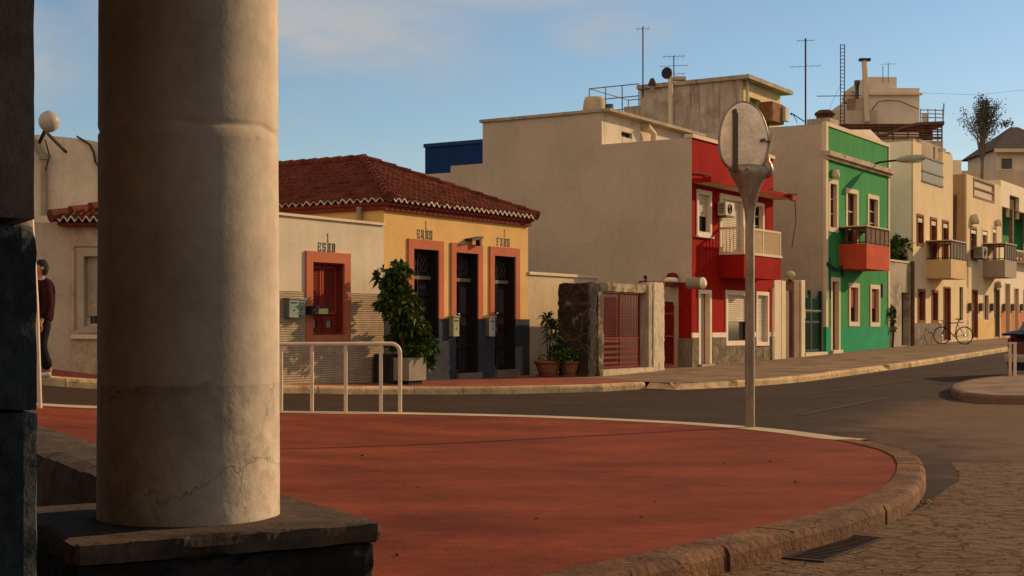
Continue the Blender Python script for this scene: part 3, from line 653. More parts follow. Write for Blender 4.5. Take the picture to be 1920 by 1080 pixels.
# ---------------------------------------------------------------- white annex and yellow house
Y = 1.62; yl = U(719.5, Y); yr = .02
ztop = Z(yl, Y, 423); wd_ = rc(584, 643, 491, 628, Y)
t = house('white_house', 'low white house with a ribbed beige dado and one red shuttered window', (-8, Y, TS(-8, Y)))
dz = Z(yl, Y, 551.5)
MB().shell(-10.9, yl, Y, 8.5, -.3, ztop, [wd_], .3).build('wall', whitewall, t)
m = MB(); m.extr([(-10.95, ztop), (yl + .0, ztop), (yl + .0, ztop + .05), (-10.95, ztop + .05)], Y - .05, Y + .2); m.build('coping', creamtrim, t)
m = MB(); fo = (wd_[0] - .19, wd_[1] + .19, wd_[2] - .02, wd_[3] + .2)
m.slab(-10.9, yl - .004, -.3, dz, Y - .02, Y, [fo]); m.build('dado', M('ribbed_tile_dado', (.43, .31, .19), var=.25, scale=3, bump=.6, ribs=(7.2, 'Z', .75, .5)), t)
w = MB(); w.slab(fo[0], fo[1], fo[2] - .1, fo[3], Y - .045, Y + .0, [wd_]); w = w.build('window', terra, t)
# inner reveal lining, shutters above, panelled casement below
u0, u1, z0, z1 = wd_; zm = z0 + (z1 - z0) * .28; vb = Y + .2
m = MB(); m.box(u0, u0 + .03, Y + .0, vb, z0, z1); m.box(u1 - .03, u1, Y, vb, z0, z1); m.box(u0 + .03, u1 - .03, Y, vb, z1 - .03, z1); m.box(u0 + .03, u1 - .03, Y - .01, vb, z0, z0 + .03); m.build('reveal', redwood, w)
um = (u0 + u1) / 2
for a, b in ((u0 + .03, um - .01), (um + .01, u1 - .03)):
    m = MB(); m.slab(a, b, zm, z1 - .03, vb - .06, vb, [(a + .05, b - .05, zm + .05, z1 - .1)]); k = 30; zz0, zz1 = zm + .05, z1 - .1; s = (zz1 - zz0) / k
    for i in range(k): m.poly((a + .05, vb - .055, zz0 + i * s), (b - .05, vb - .055, zz0 + i * s), (b - .05, vb - .02, zz0 + i * s + s * 1.05), (a + .05, vb - .02, zz0 + i * s + s * 1.05))
    m.build('louvred_shutter', M('red_shutter_paint', (.3, .045, .025), rough=.6, var=.15), w)
    m = MB(); m.slab(a, b, z0 + .03, zm - .02, vb - .06, vb, [(a + .13, b - .13, z0 + .14, zm - .1)]); m.build('lower_leaf', redwood, w)
    MB().box(a + .13, b - .13, vb - .02, vb, z0 + .14, zm - .1).build('pane', M('frosted_glass', (.3, .29, .25), rough=.3), w)
letters(t, 'ESHB', U(613, Y), Z(U(613, Y), Y, 471), .145, Y); letters(t, 'I', U(615, Y), Z(U(615, Y), Y, 453), .14, Y)
pu = U(678, Y + .7)
letterbox(U(539, Y), Y - .02, Z(U(539, Y), Y, 596), .27, .34, .14, steelbox, 'larger left one of two grey-green letter boxes on the ribbed dado')
letterbox(U(555, Y), Y - .02, Z(U(555, Y), Y, 592), .22, .29, .12, steelbox, 'smaller right one of two grey-green letter boxes on the ribbed dado')
lb = letterbox(U(586, Y), Y - .045, Z(U(580, Y), Y, 590), .5, .13, .16, darkmetal, 'flat dark letter box with a yellowish leaflet at the red window', False)
uu = U(592, Y); zz = Z(uu, Y, 589); MB().box(uu - .17, uu + .1, Y - .22, Y - .206, zz + .0, zz + .105).build('leaflet', M('yellow_leaflet', (.5, .38, .16)), lb)

t = house('yellow_house', 'low yellow house with a hipped clay tile roof and three dark tall openings', (-2.8, Y, TS(-2.8, Y)))
o1 = rc(774, 821, 466, 635, Y); o2 = rc(853.5, 895, 473, 700, Y); o3 = rc(925.5, 965, 479, 694, Y)
eave = 3.86
MB().shell(yl + .001, yr, Y, 9.0, -.3, eave - .12, [o1, o2, o3], .28).build('wall', yellow, t)
dz = Z(-2, Y, 598); m = MB(); m.slab(yl + .002, yr + .02, -.3, dz, Y - .03, Y, [(o1[0] - .0, o1[1] + .0, o1[2], 9), (o2[0], o2[1], -9, 9), (o3[0], o3[1], -9, 9)]); m.build('dado', darkdado, t)
for k, h in enumerate((o1, o2, o3)):
    sw = .185
    m = MB(); m.slab(h[0] - sw, h[1] + sw, dz + .001, h[3] + .2, Y - .035, Y + .0, [(h[0], h[1], -9, h[3])])
    s = m.build('window' if k == 0 else 'door', terra, t); u0, u1, z0, z1 = h; vb = Y + .24
    m = MB()
    for a, b in ((u0, u0 + .06), (u1 - .06, u1), ((u0 + u1) / 2 - .035, (u0 + u1) / 2 + .035)): m.box(a, b, vb - .05, vb, z0, z1)
    m.box(u0 + .06, u1 - .06, vb - .05, vb, z1 - .06, z1); zt_ = z1 - .62
    uc = (u0 + u1) / 2
    for zb_ in (z0, z0 + .9, zt_ - .75, zt_ - 1.45):
        if zb_ < z0 - .01: continue
        for a, b in ((u0 + .06, uc - .035), (uc + .035, u1 - .06)): m.box(a, b, vb - .048, vb - .005, zb_, zb_ + .07)
    m.build('leaves', darkwood, s)
    m = MB(); m.box(u0, u0 + .02, Y + .0, vb, z0, z1); m.box(u1 - .02, u1, Y, vb, z0, z1); m.box(u0 + .02, u1 - .02, Y, vb, z1 - .02, z1); m.build('reveal', blackp, s)
    MB().box(u0 + .0, u1 - .0, vb - .07, vb - .0, zt_, zt_ + .075).build('transom', M('pale_worn_wood', (.22, .15, .1)), s)
    MB().poly((u0, vb, z0), (u1, vb, z0), (u1, vb, z1), (u0, vb, z1)).build('pane', darkglass, s)
    m = MB()
    for a, b in ((u0 + .11, uc - .08), (uc + .08, u1 - .11)): MB().box(a, b, vb - .006, vb - .002, z0 + 1.05, zt_ - .12).build('curtain', M('grey_curtain', (.075, .06, .05), ribs=(9, 'X', .5)), s)
    m = MB(); zc_, zd_ = zt_ + .1, z1 - .08
    for a, b in ((u0 + .07, uc - .05), (uc + .05, u1 - .07)):
        m.tube([(a, vb - .02, zc_), (b, vb - .02, zd_)], .012, 5); m.tube([(a, vb - .03, zd_), (b, vb - .03, zc_)], .012, 5)
        m.tube([((a + b) / 2 + .13 * math.cos(q), vb - .035, (zc_ + zd_) / 2 + .15 * math.sin(q)) for q in [i * .524 for i in range(13)]], .01, 5, False)
    m.build('transom_grille', M('grille_grey', (.09, .07, .06), rough=.5), s)
    if k:
        MB().box(u0 - .02, u1 + .02, Y - .12, Y + .26, TS(u0, Y) - .2, z0).build('step', M('grey_step', (.16, .12, .09)), s)
        MB().lathe(0, 0, [(.01, 0)], 4) if 0 else None
        m = MB(); m.lathe(uc - .06, vb - .075, [(.001, z0 + 1.25), (.025, z0 + 1.265), (.03, z0 + 1.28), (.025, z0 + 1.3), (.001, z0 + 1.31)], 8); m.build('knob', M('chrome', (.6, .6, .6), rough=.2, metal=1), s)
for px_, tx_ in ((797, 'EQHS'), (944, 'FXHS')):
    u = U(px_, Y); yb = 447 if px_ < 900 else 461
    letters(t, tx_, u, Z(u, Y, yb), .16, Y); letters(t, 'I', U(px_ + 2, Y), Z(u, Y, yb - 18.5), .14, Y)
# red fascia, then the tiles
rise = 1.2; a0, a1 = yl - .12, yr + .04; b0 = Y - .22; b1 = 9.3; hw = (a1 - a0) / 2; uc = (a0 + a1) / 2; zR = eave + rise
m = MB(); m.box(yl - .05, yr + .02, Y - .08, 9.08, eave - .2, eave - .1); m.box(yl - .09, yr + .03, Y - .15, 9.14, eave - .1, eave - .035); m.build('fascia', M('dark_red_fascia', (.2, .04, .025), var=.25), t)
def tiles(o, ax, up, ln, slope_h, slope_v, lim, pitch=.19, row=.3):
    """barrel tiles: o = corner on the eave, ax = unit along eave, up = horizontal unit up the slope; lim(s)->(t0,t1)"""
    m = MB(); o = Vector(o); ax = Vector(ax); up = Vector(up); L_ = math.hypot(slope_h, slope_v); nr = int(L_ / row) + 1; nrm = (-up * slope_v + Vector((0, 0, slope_h))).normalized(); sl_ = (up * slope_h + Vector((0, 0, slope_v))) / L_
    nc = int(ln / pitch) + 1; sub = 8
    for r in range(nr):
        s0, s1 = r * row - .02, min((r + 1) * row + .04, L_)
        for c in range(nc):
            t0, t1 = lim(min((r + .5) * row, L_) / L_); tc_ = (c + .5) * pitch
            if not (t0 - .04 < tc_ < t1 + .04): continue
            jz = rnd.uniform(-.012, .012); jr = rnd.uniform(-.02, .02); vs = []
            for s, lift in ((s0 + jr, .03), (s1, -.005)):
                for i in range(sub + 1):
                    f = i / sub; wv = math.sin(f * math.pi * 2 - math.pi / 2) * .5 + .5
                    vs.append(o + ax * (c + f) * pitch + sl_ * s + nrm * (wv * .075 + lift + jz * (1 if wv > .3 else .3)))
            k = len(vs)
            for i in range(sub + 1): vs.append(vs[i] - nrm * .028)
            n1 = sub + 1
            m.add(vs, [(i, i + 1, n1 + i + 1, n1 + i) for i in range(sub)] + [(i + 1, i, k + i, k + i + 1) for i in range(sub)], True)
    return m
m = tiles((a0, b0, eave), (1, 0, 0), (0, 1, 0), a1 - a0, hw, rise, lambda q: (hw * q, 2 * hw - hw * q)); m.build('roof', tilered, t)
m = tiles((a0, b1, eave), (0, -1, 0), (1, 0, 0), b1 - b0, hw, rise, lambda q: (0, b1 - b0 - hw * q)); m.build('roof', tilered, t)
m = MB(); m.add([(a1, b0, eave), (a1, b1, eave), (uc, b1, zR), (uc, b0 + hw, zR)], [(0, 1, 2, 3)]); m.add([(a0, b0, eave - .02), (a1, b0, eave - .02), (uc, b0 + hw, zR - .03)], [(0, 1, 2)]); m.add([(a0, b0, eave - .02), (uc, b0 + hw, zR - .03), (uc, b1, zR - .03), (a0, b1, eave - .02)], [(0, 1, 2, 3)]); m.poly((a0, b0, eave - .03), (a0, b1, eave - .03), (a1, b1, eave - .03), (a1, b0, eave - .03)); m.build('roof_slope', tilered, t)
def ridge(p, q, n):
    m = MB(); P, Q = Vector(p), Vector(q); d = (Q - P) / n
    for i in range(n): a = P + d * i - d * .12; m.tube([a, a + d * 1.1], .1, 10, True, [.115, .085])
    return m
for p, q, n in (((a0, b0, eave + .06), (uc, b0 + hw, zR + .07), 12), ((a1, b0, eave + .06), (uc, b0 + hw, zR + .07), 12), ((uc, b0 + hw, zR + .07), (uc, b1, zR + .07), 14)): ridge(p, q, n).build('ridge_tiles', tilered, t)
def scallop(o, ax, ln, out, pitch=.19):
    m = MB(); o = Vector(o); ax = Vector(ax); out = Vector(out); n = int(ln / pitch); sub = 8
    for c in range(n):
        vs = []
        for dz_, dv in ((-.052, 0), (-.012, .0), (-.012, -.05)):
            for i in range(sub + 1):
                f = i / sub; wv = math.sin(f * math.pi * 2 - math.pi / 2) * .5 + .5; vs.append(o + ax * (c + f) * pitch + Vector((0, 0, wv * .075 + .02 + dz_)) + out * (.035 + dv))
        k = sub + 1; m.add(vs, [(r * k + i, r * k + i + 1, (r + 1) * k + i + 1, (r + 1) * k + i) for r in range(2) for i in range(sub)], True)
    return m
scallop((a0, b0, eave - .02), (1, 0, 0), a1 - a0, (0, -1, 0)).build('mortar_edge', mortar, t); scallop((a0, b1, eave - .02), (0, -1, 0), b1 - b0, (-1, 0, 0)).build('mortar_edge', mortar, t)
u_ = U(678, Y + .55); MB().tube([(yl - .09, Y + .55, ztop - .1), (yl - .09, Y + .55, eave - .12)], .06, 10).build('drainpipe', pot_s, t)
uL = U(880, Y); zL = Z(uL, Y, 457)
lt = thing('wall_lamp', 'dark angled lamp bracket above the middle door of the yellow house', 'lamp', ST, (uL, Y, zL))
m = MB(); m.extr([(uL - .18, zL + .04), (uL + .26, zL + .12), (uL + .26, zL + .17), (uL - .18, zL + .1)], Y - .2, Y - .0); m.build('hood', darkmetal, lt); m = MB(); m.extr([(uL + .17, zL - .04), (uL + .23, zL - .04), (uL + .25, zL + .11), (uL + .15, zL + .1)], Y - .17, Y - .06); m.build('bracket', darkmetal, lt)
letterbox(U(845, Y), Y - .03, Z(U(845, Y), Y, 631), .23, .42, .12, M('olive_metal', (.28, .3, .15), rough=.45), 'olive green letter box left of the middle door')
letterbox(U(913, Y), Y - .03, Z(U(913, Y), Y, 631), .24, .42, .12, M('bright_steel', (.62, .57, .5), rough=.28, metal=.85), 'shiny steel letter box between the two doors of the yellow house')

# ---------------------------------------------------------------- plants
def bush(m1, m2, cen, rad, n, size, cl=14):
    cs = [(Vector(cen) + Vector([rnd.gauss(0, .45) * r for r in rad]), rnd.uniform(.22, .42)) for _ in range(cl)]
    for i in range(n):
        c, s = rnd.choice(cs); d = Vector((rnd.gauss(0, 1), rnd.gauss(0, 1), rnd.gauss(0, .9))); d.normalize()
        p = c + Vector([d[k] * rad[k] * s * rnd.uniform(.5, 1.1) for k in range(3)])
        dd_ = (d + Vector((0, 0, .25)) + Vector((rnd.uniform(-.5, .5),) * 3)); (m1 if rnd.random() < .66 else m2).leaf(p, dd_, size * rnd.uniform(.6, 1.2), size * rnd.uniform(.2, .32), rnd.uniform(.05, .5))
def D2(px_, py, v): u = U(px_, v); return (u, v, Z(u, v, py))
pv = .95; base = D2(782, 712, pv)
gz_ = TS(base[0], pv)
t = thing('planter_shrub', 'leafy dark green shrub in a square cement planter by the yellow house', 'potted plant', ST, (base[0], pv, gz_))
uA, uB = U(767, pv - .25), U(799, pv - .25); pzt = Z(uA, pv, 671)
m = MB(); m.slab(uA, uB, gz_ + .08, pzt, pv - .25, pv + .25, [], True); m.poly((uA, pv - .25, pzt - .03), (uB, pv - .25, pzt - .03), (uB, pv + .25, pzt - .03), (uA, pv + .25, pzt - .03)); m.build('planter', pot_s, t)
MB().box(uA + .05, uB - .05, pv - .2, pv + .2, gz_ - .1, gz_ + .08).build('foot', blackp, t)
c1 = D2(744, 548, pv); c1b = D2(740, 574, pv); c2 = D2(776, 632, pv); c3 = D2(757, 600, pv); top = D2(740, 515, pv)
m1, m2 = MB(), MB()
bush(m1, m2, c1, (.31, .3, .44), 1200, .17, 18); bush(m1, m2, c1b, (.31, .3, .3), 700, .16, 12); bush(m1, m2, c3, (.25, .25, .2), 260, .15, 6); bush(m1, m2, c2, (.35, .32, .34), 1300, .16, 18); bush(m1, m2, top, (.22, .2, .22), 260, .15, 6); bush(m1, m2, D2(786, 655, pv), (.3, .3, .26), 500, .16, 8)
m1.build('foliage', leafd, t); m2.build('foliage', leafl, t)
m = MB()
for q, r_ in ((c1, .03), (c2, .03), (top, .02), (c3, .022)):
    b = ((uA + uB) / 2 + rnd.uniform(-.08, .08), pv + rnd.uniform(-.1, .1), pzt - .05); mid = [(b[i] * .45 + q[i] * .55) + (rnd.uniform(-.06, .06)) for i in range(3)]; m.tube([b, mid, q], r_, 6, True, [r_, r_ * .8, r_ * .4])
m.build('stem', bark, t)
uC, uD = U(718, 1.3), U(745, 1.3); zz = Z(uC, 1.3, 664)
m = MB(); m.bbox(uC, uD, 1.08, 1.55, TS(uC, 1.3) - .1, zz, .02); m.build('planter', M('black_planter', (.03, .028, .028), rough=.7), fr=ST, org=(uC, 1.3, TS(uC, 1.3)), label='dark square planter box against the wall, behind the square cement planter', cat='planter')
def pot(name, label, px_, v, ybase, r, h, kind):
    b = D2(px_, ybase, v); g = TS(b[0], v); u = b[0]; t = thing(name, label, 'potted plant', ST, (u, v, g))
    MB().lathe(u, v, [(r * .62, g), (r * .68, g + .02), (r * .98, g + h * .75), (r * .98, g + h * .8), (r * 1.1, g + h * .82), (r * 1.12, g + h), (r * .98, g + h), (r * .95, g + h * .9), (.001, g + h * .88)], 24).build('pot', claypot, t)
    MB().lathe(u, v, [(.001, g + .001), (r * .85, g + .003), (r * .95, g + .035), (r * .9, g + .03)], 20).build('saucer', claypot, t)
    m1, m2 = MB(), MB(); s = MB()
    if kind == 'spiky':
        for (dx, dy, top_) in ((-.08, 0, 1.22), (.24, .05, 1.02), (.05, -.1, .78)):
            e = (u + dx, v + dy, g + h * .8 + top_ - .2); s.tube([(u + dx * .2, v, g + h * .8), (u + dx * .6, v + dy, g + h * .8 + top_ * .4), e], .018, 6)
            for i in range(42):
                a = rnd.uniform(0, 6.28); el = rnd.uniform(-.5, 1.3); m_ = m1 if i % 3 else m2; m_.leaf(e, (math.cos(a) * math.cos(el), math.sin(a) * math.cos(el), math.sin(el)), rnd.uniform(.24, .38), .028, .35)
        bush(m1, m2, (u, v, g + h * 1.05), (.24, .24, .1), 120, .08, 8)
    else:
        bush(m1, m2, (u, v, g + h * 1.35), (.38, .36, .26), 900, .13, 16); s.tube([(u, v, g + h * .8), (u, v, g + h * 1.4)], .02, 6)
        for i in range(16): a = rnd.uniform(0, 6.28); m2.leaf((u, v, g + h * 1.2), (math.cos(a) * .8, math.sin(a) * .8, 1.2), rnd.uniform(.4, .6), .03, .5)
    m1.build('foliage', leafd, t); m2.build('foliage', leafl, t); s.build('stem', bark, t)
pot('potted_dracaena', 'spiky leaved plant in the wider clay pot left of the other pot', 1028, .95, 704, .3, .36, 'spiky')
pot('potted_shrub', 'low bushy plant in a round clay pot against the dark stone', 1069, .5, 706, .24, .36, 'bush')

# ---------------------------------------------------------------- courtyard gate between yellow and red houses
pale = paint('pale_peeling_wall', (.56, .42, .26), var=.22, blot=((.36, .24, .13), 1.6), thr=(.55, .72), streak=.2)
rubble = M('rubble_stone', (.04, .03, .023), var=.5, scale=3, bump=1, bs=12, cracks=(1.9, .05, 2.2, -.6), blot=((.3, .22, .13), 1.9), thr=(.6, .7))
g1 = U(1218, .0); g0 = U(1130); z_l = Z(g0, 0, 546); zt_c = Z(U(1045, Y), Y, 518)
ru = U(1297)
MB().slab(yr + .001, g1 + .3, -.3, zt_c, Y, Y + .22, [(1.75, g1 - .1, -9, z_l + .05)], True).build('courtyard_wall', pale, fr=ST, org=(.4, Y, 0), label='pale peeling wall beside the yellow house behind the potted plants', cat='wall')
t = thing('stone_gateway', 'rough stone gateway with a pale coping and a red barred gate', 'gateway', ST, (1.8, .4, TS(1.8, 0)))
ztp = Z(0, 0, 530); m = MB(); rough_block(m, 0, g0 - .02, 0, .82, -.2, ztp, .09, .02, .06, 4); m.build('stone_pier', rubble, t)
m = MB(); rough_block(m, g0 - .35, g1 + .25, .03, .4, z_l, ztp + .03, .08, .012, .03, 6); m.build('lintel', M('patched_lintel', (.42, .32, .2), var=.4, scale=2.5, bump=.9, bs=14, blot=((.1, .075, .05), 1.5), thr=(.5, .58)), t)
m = MB(); A = (.0, Y - .1); m.extr([(.02, zt_c), (g1 + .3, zt_c), (g1 + .3, zt_c + .07), (.02, zt_c + .07)], Y - .05, Y + .26); m.build('coping', creamtrim, t)
m = MB(); rough_block(m, g0 - .25, g0 + .02, -.03, .3, -.1, z_l, .07, .01, .03, 8); m.build('gate_jamb', M('patched_jamb', (.36, .27, .17), var=.4, scale=2.5, bump=.9, bs=14, blot=((.09, .065, .045), 1.8), thr=(.44, .52)), t)
m = MB(); rough_block(m, g0 - .2, g1 + .1, -.12, .3, TS(1, 0) - .2, TS(2, 0) + .12, .08, .008, .02, 8); m.build('threshold', pale, t)
redbar = M('red_gate_paint', (.17, .013, .01), rough=.5, var=.2)
zg0, zg1 = TS(2, 0) + .15, z_l - .02; a, b = g0 + .04, g1 - .28
gt = MB(); 
for q in (a, (a + b) / 2 - .02, b - .04): gt.box(q, q + .04, .12, .16, zg0, zg1)
for q in (zg0, zg0 + .68, zg1 - .04): gt.box(a + .04, b - .04, .122, .158, q, q + .04)
gt = gt.build('gate', redbar, t)
m = MB(); n = 26
for i in range(1, n): x = a + (b - a) * i / n; m.box(x - .005, x + .005, .133, .147, zg0 + .7, zg1)
for i in range(1, 16): z = zg0 + .7 + (zg1 - zg0 - .7) * i / 16; m.box(a + .04, b - .04, .128, .134, z - .004, z + .004)
m.build('mesh_bars', redbar, gt)
m = MB()
for i in range(5): z = zg0 + .08 + i * .13; m.box(a + .04, b - .04, .13, .15, z, z + .06)
m.build('rails', redbar, gt)
# what stands in the courtyard
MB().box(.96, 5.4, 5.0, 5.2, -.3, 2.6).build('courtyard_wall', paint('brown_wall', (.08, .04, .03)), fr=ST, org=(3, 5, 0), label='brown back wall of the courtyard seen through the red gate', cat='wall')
t = thing('courtyard_shrub', 'loose shrub growing in the courtyard behind the red gate', 'shrub', ST, (2.4, 2.6, .2)); m1, m2 = MB(), MB(); bush(m1, m2, (2.4, 2.6, .95), (.8, .5, .5), 900, .2, 20); m1.build('foliage', leafd, t); m2.build('foliage', leafl, t); MB().tube([(2.4, 2.6, .1), (2.4, 2.6, 1.3)], .05, 8).build('stem', bark, t)
t = thing('gate_post', 'weathered white post between the red gates with a small finial', 'post', ST, (g1 + .2, 0, TS(g1, 0)))
g2 = U(1243); zp_ = Z(g1, 0, 530)
m = MB(); rough_block(m, g1 - .08, g1 + .13, -.02, .3, -.1, zp_, .07, .008, .02, 1); m.build('shaft', stained, t)
m = MB(); rough_block(m, g1 + .135, g2, -.05, .33, -.1, zp_ + .02, .07, .012, .03, 2); m.build('white_face', M('flaking_whitewash', (.62, .5, .35), var=.3, scale=3, bump=.8, bs=10, blot=((.2, .14, .09), 3), thr=(.55, .66), vscale=(2, 2, .6)), t)
m = MB(); m.lathe(g1 - .02, .1, [(.02, zp_), (.025, zp_ + .1), (.06, zp_ + .13), (.05, zp_ + .16), (.02, zp_ + .18), (.0, zp_ + .2)], 8); m.build('finial', darkmetal, t)
sv_ = .38
t = thing('small_gate', 'narrow red barred gate under a dark red beam beside the red house', 'gate', ST, (4.4, sv_, TS(4.4, 0)))
zq = Z(ru, sv_, 536); zs = TS(4.4, 0) + .06
MB().box(g2 - .1, ru - .002, sv_, sv_ + .25, zq - .02, zq + .09).build('beam', M('dark_red_fascia', (.2, .04, .025)), t)
m = MB(); a, b = U(1245, sv_), ru - .04
for q in (a, b - .04): m.box(q, q + .04, sv_ + .1, sv_ + .14, zs, zq - .5)
for q in (zs, zs + .75, zq - .75): m.box(a + .04, b - .04, sv_ + .102, sv_ + .138, q, q + .04)
m.build('frame', M('bright_red_paint', (.5, .06, .03), rough=.5), t)
m = MB()
for i in range(1, 15): x = a + (b - a) * i / 15; m.box(x - .009, x + .009, sv_ + .11, sv_ + .13, zs + .05, zq - .42)
m.build('bars', redbar, t)
MB().box(a, b, 2.2, 2.3, -.2, 2.1).build('courtyard_door', paint('rose_door', (.25, .12, .09)), fr=ST, org=(4.6, 2.2, 0), label='dull rose panel wall behind the narrow red gate', cat='wall')
uu = U(1262, .45); zz = zq + .09
t = thing('lantern', 'little red and white domed lantern on the dark red beam', 'lantern', ST, (uu, .5, zz)); MB().lathe(uu, .5, [(.001, zz), (.2, zz), (.18, zz + .07), (.14, zz + .12), (.12, zz + .13)], 16).build('base', white, t); MB().lathe(uu + .05, .5, [(.13, zz + .1), (.16, zz + .16), (.12, zz + .23), (.001, zz + .26)], 14).build('cap', redbar, t)
# ---------------------------------------------------------------- red house with its long beige flank
ru1 = U(1450); rz = Z(ru, 0, 258) ; v1 = V(1128, ru); v2 = V(905, ru); v3 = V(845, ru)
t = house('red_house', 'red two storey house with white trim, long blank beige flank and a balcony', (8.5, 0, TS(8.5, 0)))
d1 = rc(1312, 1330, 550, 678); w2 = rc(1363, 1406, 552, 640); w3 = rc(1419, 1438, 553, 642)
d1 = (d1[0], d1[1], TS(d1[0], 0) + .06, d1[3])
wa = rc(1308.5, 1330, 362, 434); db = rc(1352, 1392, 371, 470); wb = rc(1413, 1429, 385, 440); db = (db[0], db[1], Z(db[0], 0, 482), db[3])
zt = rz
m = MB(); m.slab(ru, ru1, -.3, zt, 0, .22, [d1, w2, w3, wa, db, wb], edge=False); m.poly((ru1, 0, -.3), (ru1, 9, -.3), (ru1, 9, zt), (ru1, 0, zt)); m.build('front_wall', redwall, t)
zb_ = zq + .09
zpent = Z(ru, v2, 230); z3 = Z(ru, v3, 311)
m = MB()
# flank: red near the gate below the beam, beige elsewhere
m.poly((ru, 0, -.3), (ru, sv_, -.3), (ru, sv_, zb_), (ru, 0, zb_)); m.build('red_return', redwall, t)
dzr = Z(ru, 0, 633)
MB().slab(0, 0, 0, 0, 0, 0) if 0 else None
m = MB(); m.box(ru - .02, ru, .0, sv_, -.3, dzr - .02); m.build('return_dado', greydado, t)
m = MB(); m.poly((ru, 0, zb_), (ru, v1, zb_), (ru, v1, zt), (ru, 0, zt)); m.poly((ru, sv_, -.3), (ru, 16, -.3), (ru, 16, zb_), (ru, sv_, zb_))
m.poly((ru, v1, zb_), (ru, v2, zb_), (ru, v2, zpent), (ru, v1, zpent)); m.poly((ru, v2, zb_), (ru, v3, zb_), (ru, v3, z3), (ru, v2, z3)); m.poly((ru, v3, zb_), (ru, 16, zb_), (ru, 16, z3 - 2.4), (ru, v3, z3 - 2.4))
m.poly((ru, 0, zt), (ru, v1, zt), (ru + .16, v1, zt), (ru + .16, 0, zt)); m.poly((ru, v2, z3), (ru, v2, zpent), (ru1, v2, zpent), (ru1, v2, z3)); m.poly((ru, v2, z3), (ru, v3, z3), (ru1, v3, z3), (ru1, v2, z3)); m.poly((ru, v3, z3 - 2.4), (ru, v3, z3), (ru1, v3, z3), (ru1, v3, z3 - 2.4))
m.poly((ru + .16, 0, zt - .5), (ru1, 0, zt - .5), (ru1, v1, zt - .5), (ru + .16, v1, zt - .5)); m.poly((ru + .16, 0, zt - .5), (ru + .16, 0, zt), (ru + .16, v1, zt), (ru + .16, v1, zt - .5)); m.poly((ru1, 0, zt), (ru1, v3, zt), (ru1, v3, -.3), (ru1, 0, -.3)); m.build('flank_wall', beige, t)
zs1 = Z(ru, 0, 258)
m = MB(); m.box(ru - .02, ru1 + .03, -.05, .2, zt, zt + .1); m.build('coping', creamtrim, t)
# penthouse
pwu = U(1262, v1); pw_ = (U(1165, v1), U(1185, v1), zt + .35, zt + .5)
m = MB(); m.slab(ru + .004, pwu + 1.6, zt - .5, zpent, v1, v1 + .1, [pw_], edge=False); m.poly((pwu + 1.6, v1, zt - .5), (pwu + 1.6, v2, zt - .5), (pwu + 1.6, v2, zpent), (pwu + 1.6, v1, zpent)); m.build('penthouse_wall', paint('lit_penthouse', (.64, .54, .4), streak=.6), t)
MB().poly((pw_[0], v1 + .1, pw_[2]), (pw_[1], v1 + .1, pw_[2]), (pw_[1], v1 + .1, pw_[3]), (pw_[0], v1 + .1, pw_[3])).build('vent', blackp, t)
m = MB(); m.box(ru - .06, pwu + 1.7, v1 - .3, v2 + .08, zpent, zpent + .08); m.build('penthouse_roof', stained, t)
m = MB(); e = [(U(1215, v1), zpent), (U(1222, v1), zpent)]
m.tube([(U(1203, v1), v1 - .18, zpent - .12), (U(1213, v1), v1 - .22, zpent - .3), (U(1213, v1), v1 - .2, zt)], .09, 8); m.build('overflow_pipe', creamtrim, t)
# stone dado with a white band above
zd = Z(ru + .6, 0, 633); hs_ = [(h[0] - .13, h[1] + .13, (h[2] - .13) if h is not d1 else -9, 9) for h in (d1, w2, w3)]
m = MB(); m.slab(ru - .025, ru1 + .01, -.3, zd, -.03, 0, hs_); m.build('stone_dado', stonedado, t)
m = MB(); m.slab(ru - .025, ru1 + .01, zd, zd + .13, -.035, 0, hs_); m.build('dado_band', white, t)
o = window(t, w2, 0, .15, white, .12, .036, 'half'); window(t, w3, 0, .15, white, .1, .036, 'shutter')
door(t, d1, 0, .15, white, .1, plasterw, False)
m = MB(); k = 30; 
for i in range(k): z = d1[2] + .03 + i * (d1[3] - d1[2] - .05) / k; m.poly((d1[0] + .03, .145, z), (d1[1] - .03, .145, z), (d1[1] - .03, .125, z + .05), (d1[0] + .03, .125, z + .05))
m.build('door_shutter', plasterw, t)
MB().box(d1[0] - .12, d1[1] + .12, -.12, -.03, -.1, d1[2]).build('step', M('pale_step', (.4, .3, .2)), t)
window(t, wa, 0, .15, white, .1, .036, 'half', sill=True); window(t, wb, 0, .15, white, .1, .036, 'sash')
m = MB(); o = window(t, db, 0, .15, white, .12, .036, 'shutter', bottom=False, name='balcony_door')
# canopy, balcony, air conditioner
zc = Z(ru, 0, 343); p = .55
m = MB(); m.extr([(ru, zc), (ru1 + .25, zc - .0), (ru1 + .25, zc + .12), (ru, zc + .12)], -p, 0); m.build('canopy', redwall, t)
m = MB(); m.poly((ru + .0, -p + .02, zc - .003), (ru, 0, zc - .003), (ru1 + .2, 0, zc - .003), (ru1 + .2, -p + .02, zc - .003)); m.build('canopy_soffit', creamtrim, t)
bu0 = U(1348.5); bp = .72
bu1 = U(1464.5, -bp); bz1 = Z(bu0, 0, 478); bz0 = bz1 - .62
balc = MB().box(bu0, bu1, -bp, 0, bz0, bz1).build('balcony', redwall, t)
m = MB(); m.box(bu0 - .03, bu1 + .03, -bp - .03, 0, bz1, bz1 + .07); m.build('ledge', creamtrim, balc)
hr = bz1 + .07; zr = hr + .62
m = MB(); m.box(bu0, bu1, -bp, -bp + .05, zr, zr + .06); m.box(bu0, bu0 + .05, -bp + .05, 0, zr, zr + .06); m.box(bu1 - .05, bu1, -bp + .05, 0, zr, zr + .06)
for q in (bu0, bu1 - .06, (bu0 + bu1) / 2): m.box(q, q + .06, -bp, -bp + .06, hr, zr)
n = 34
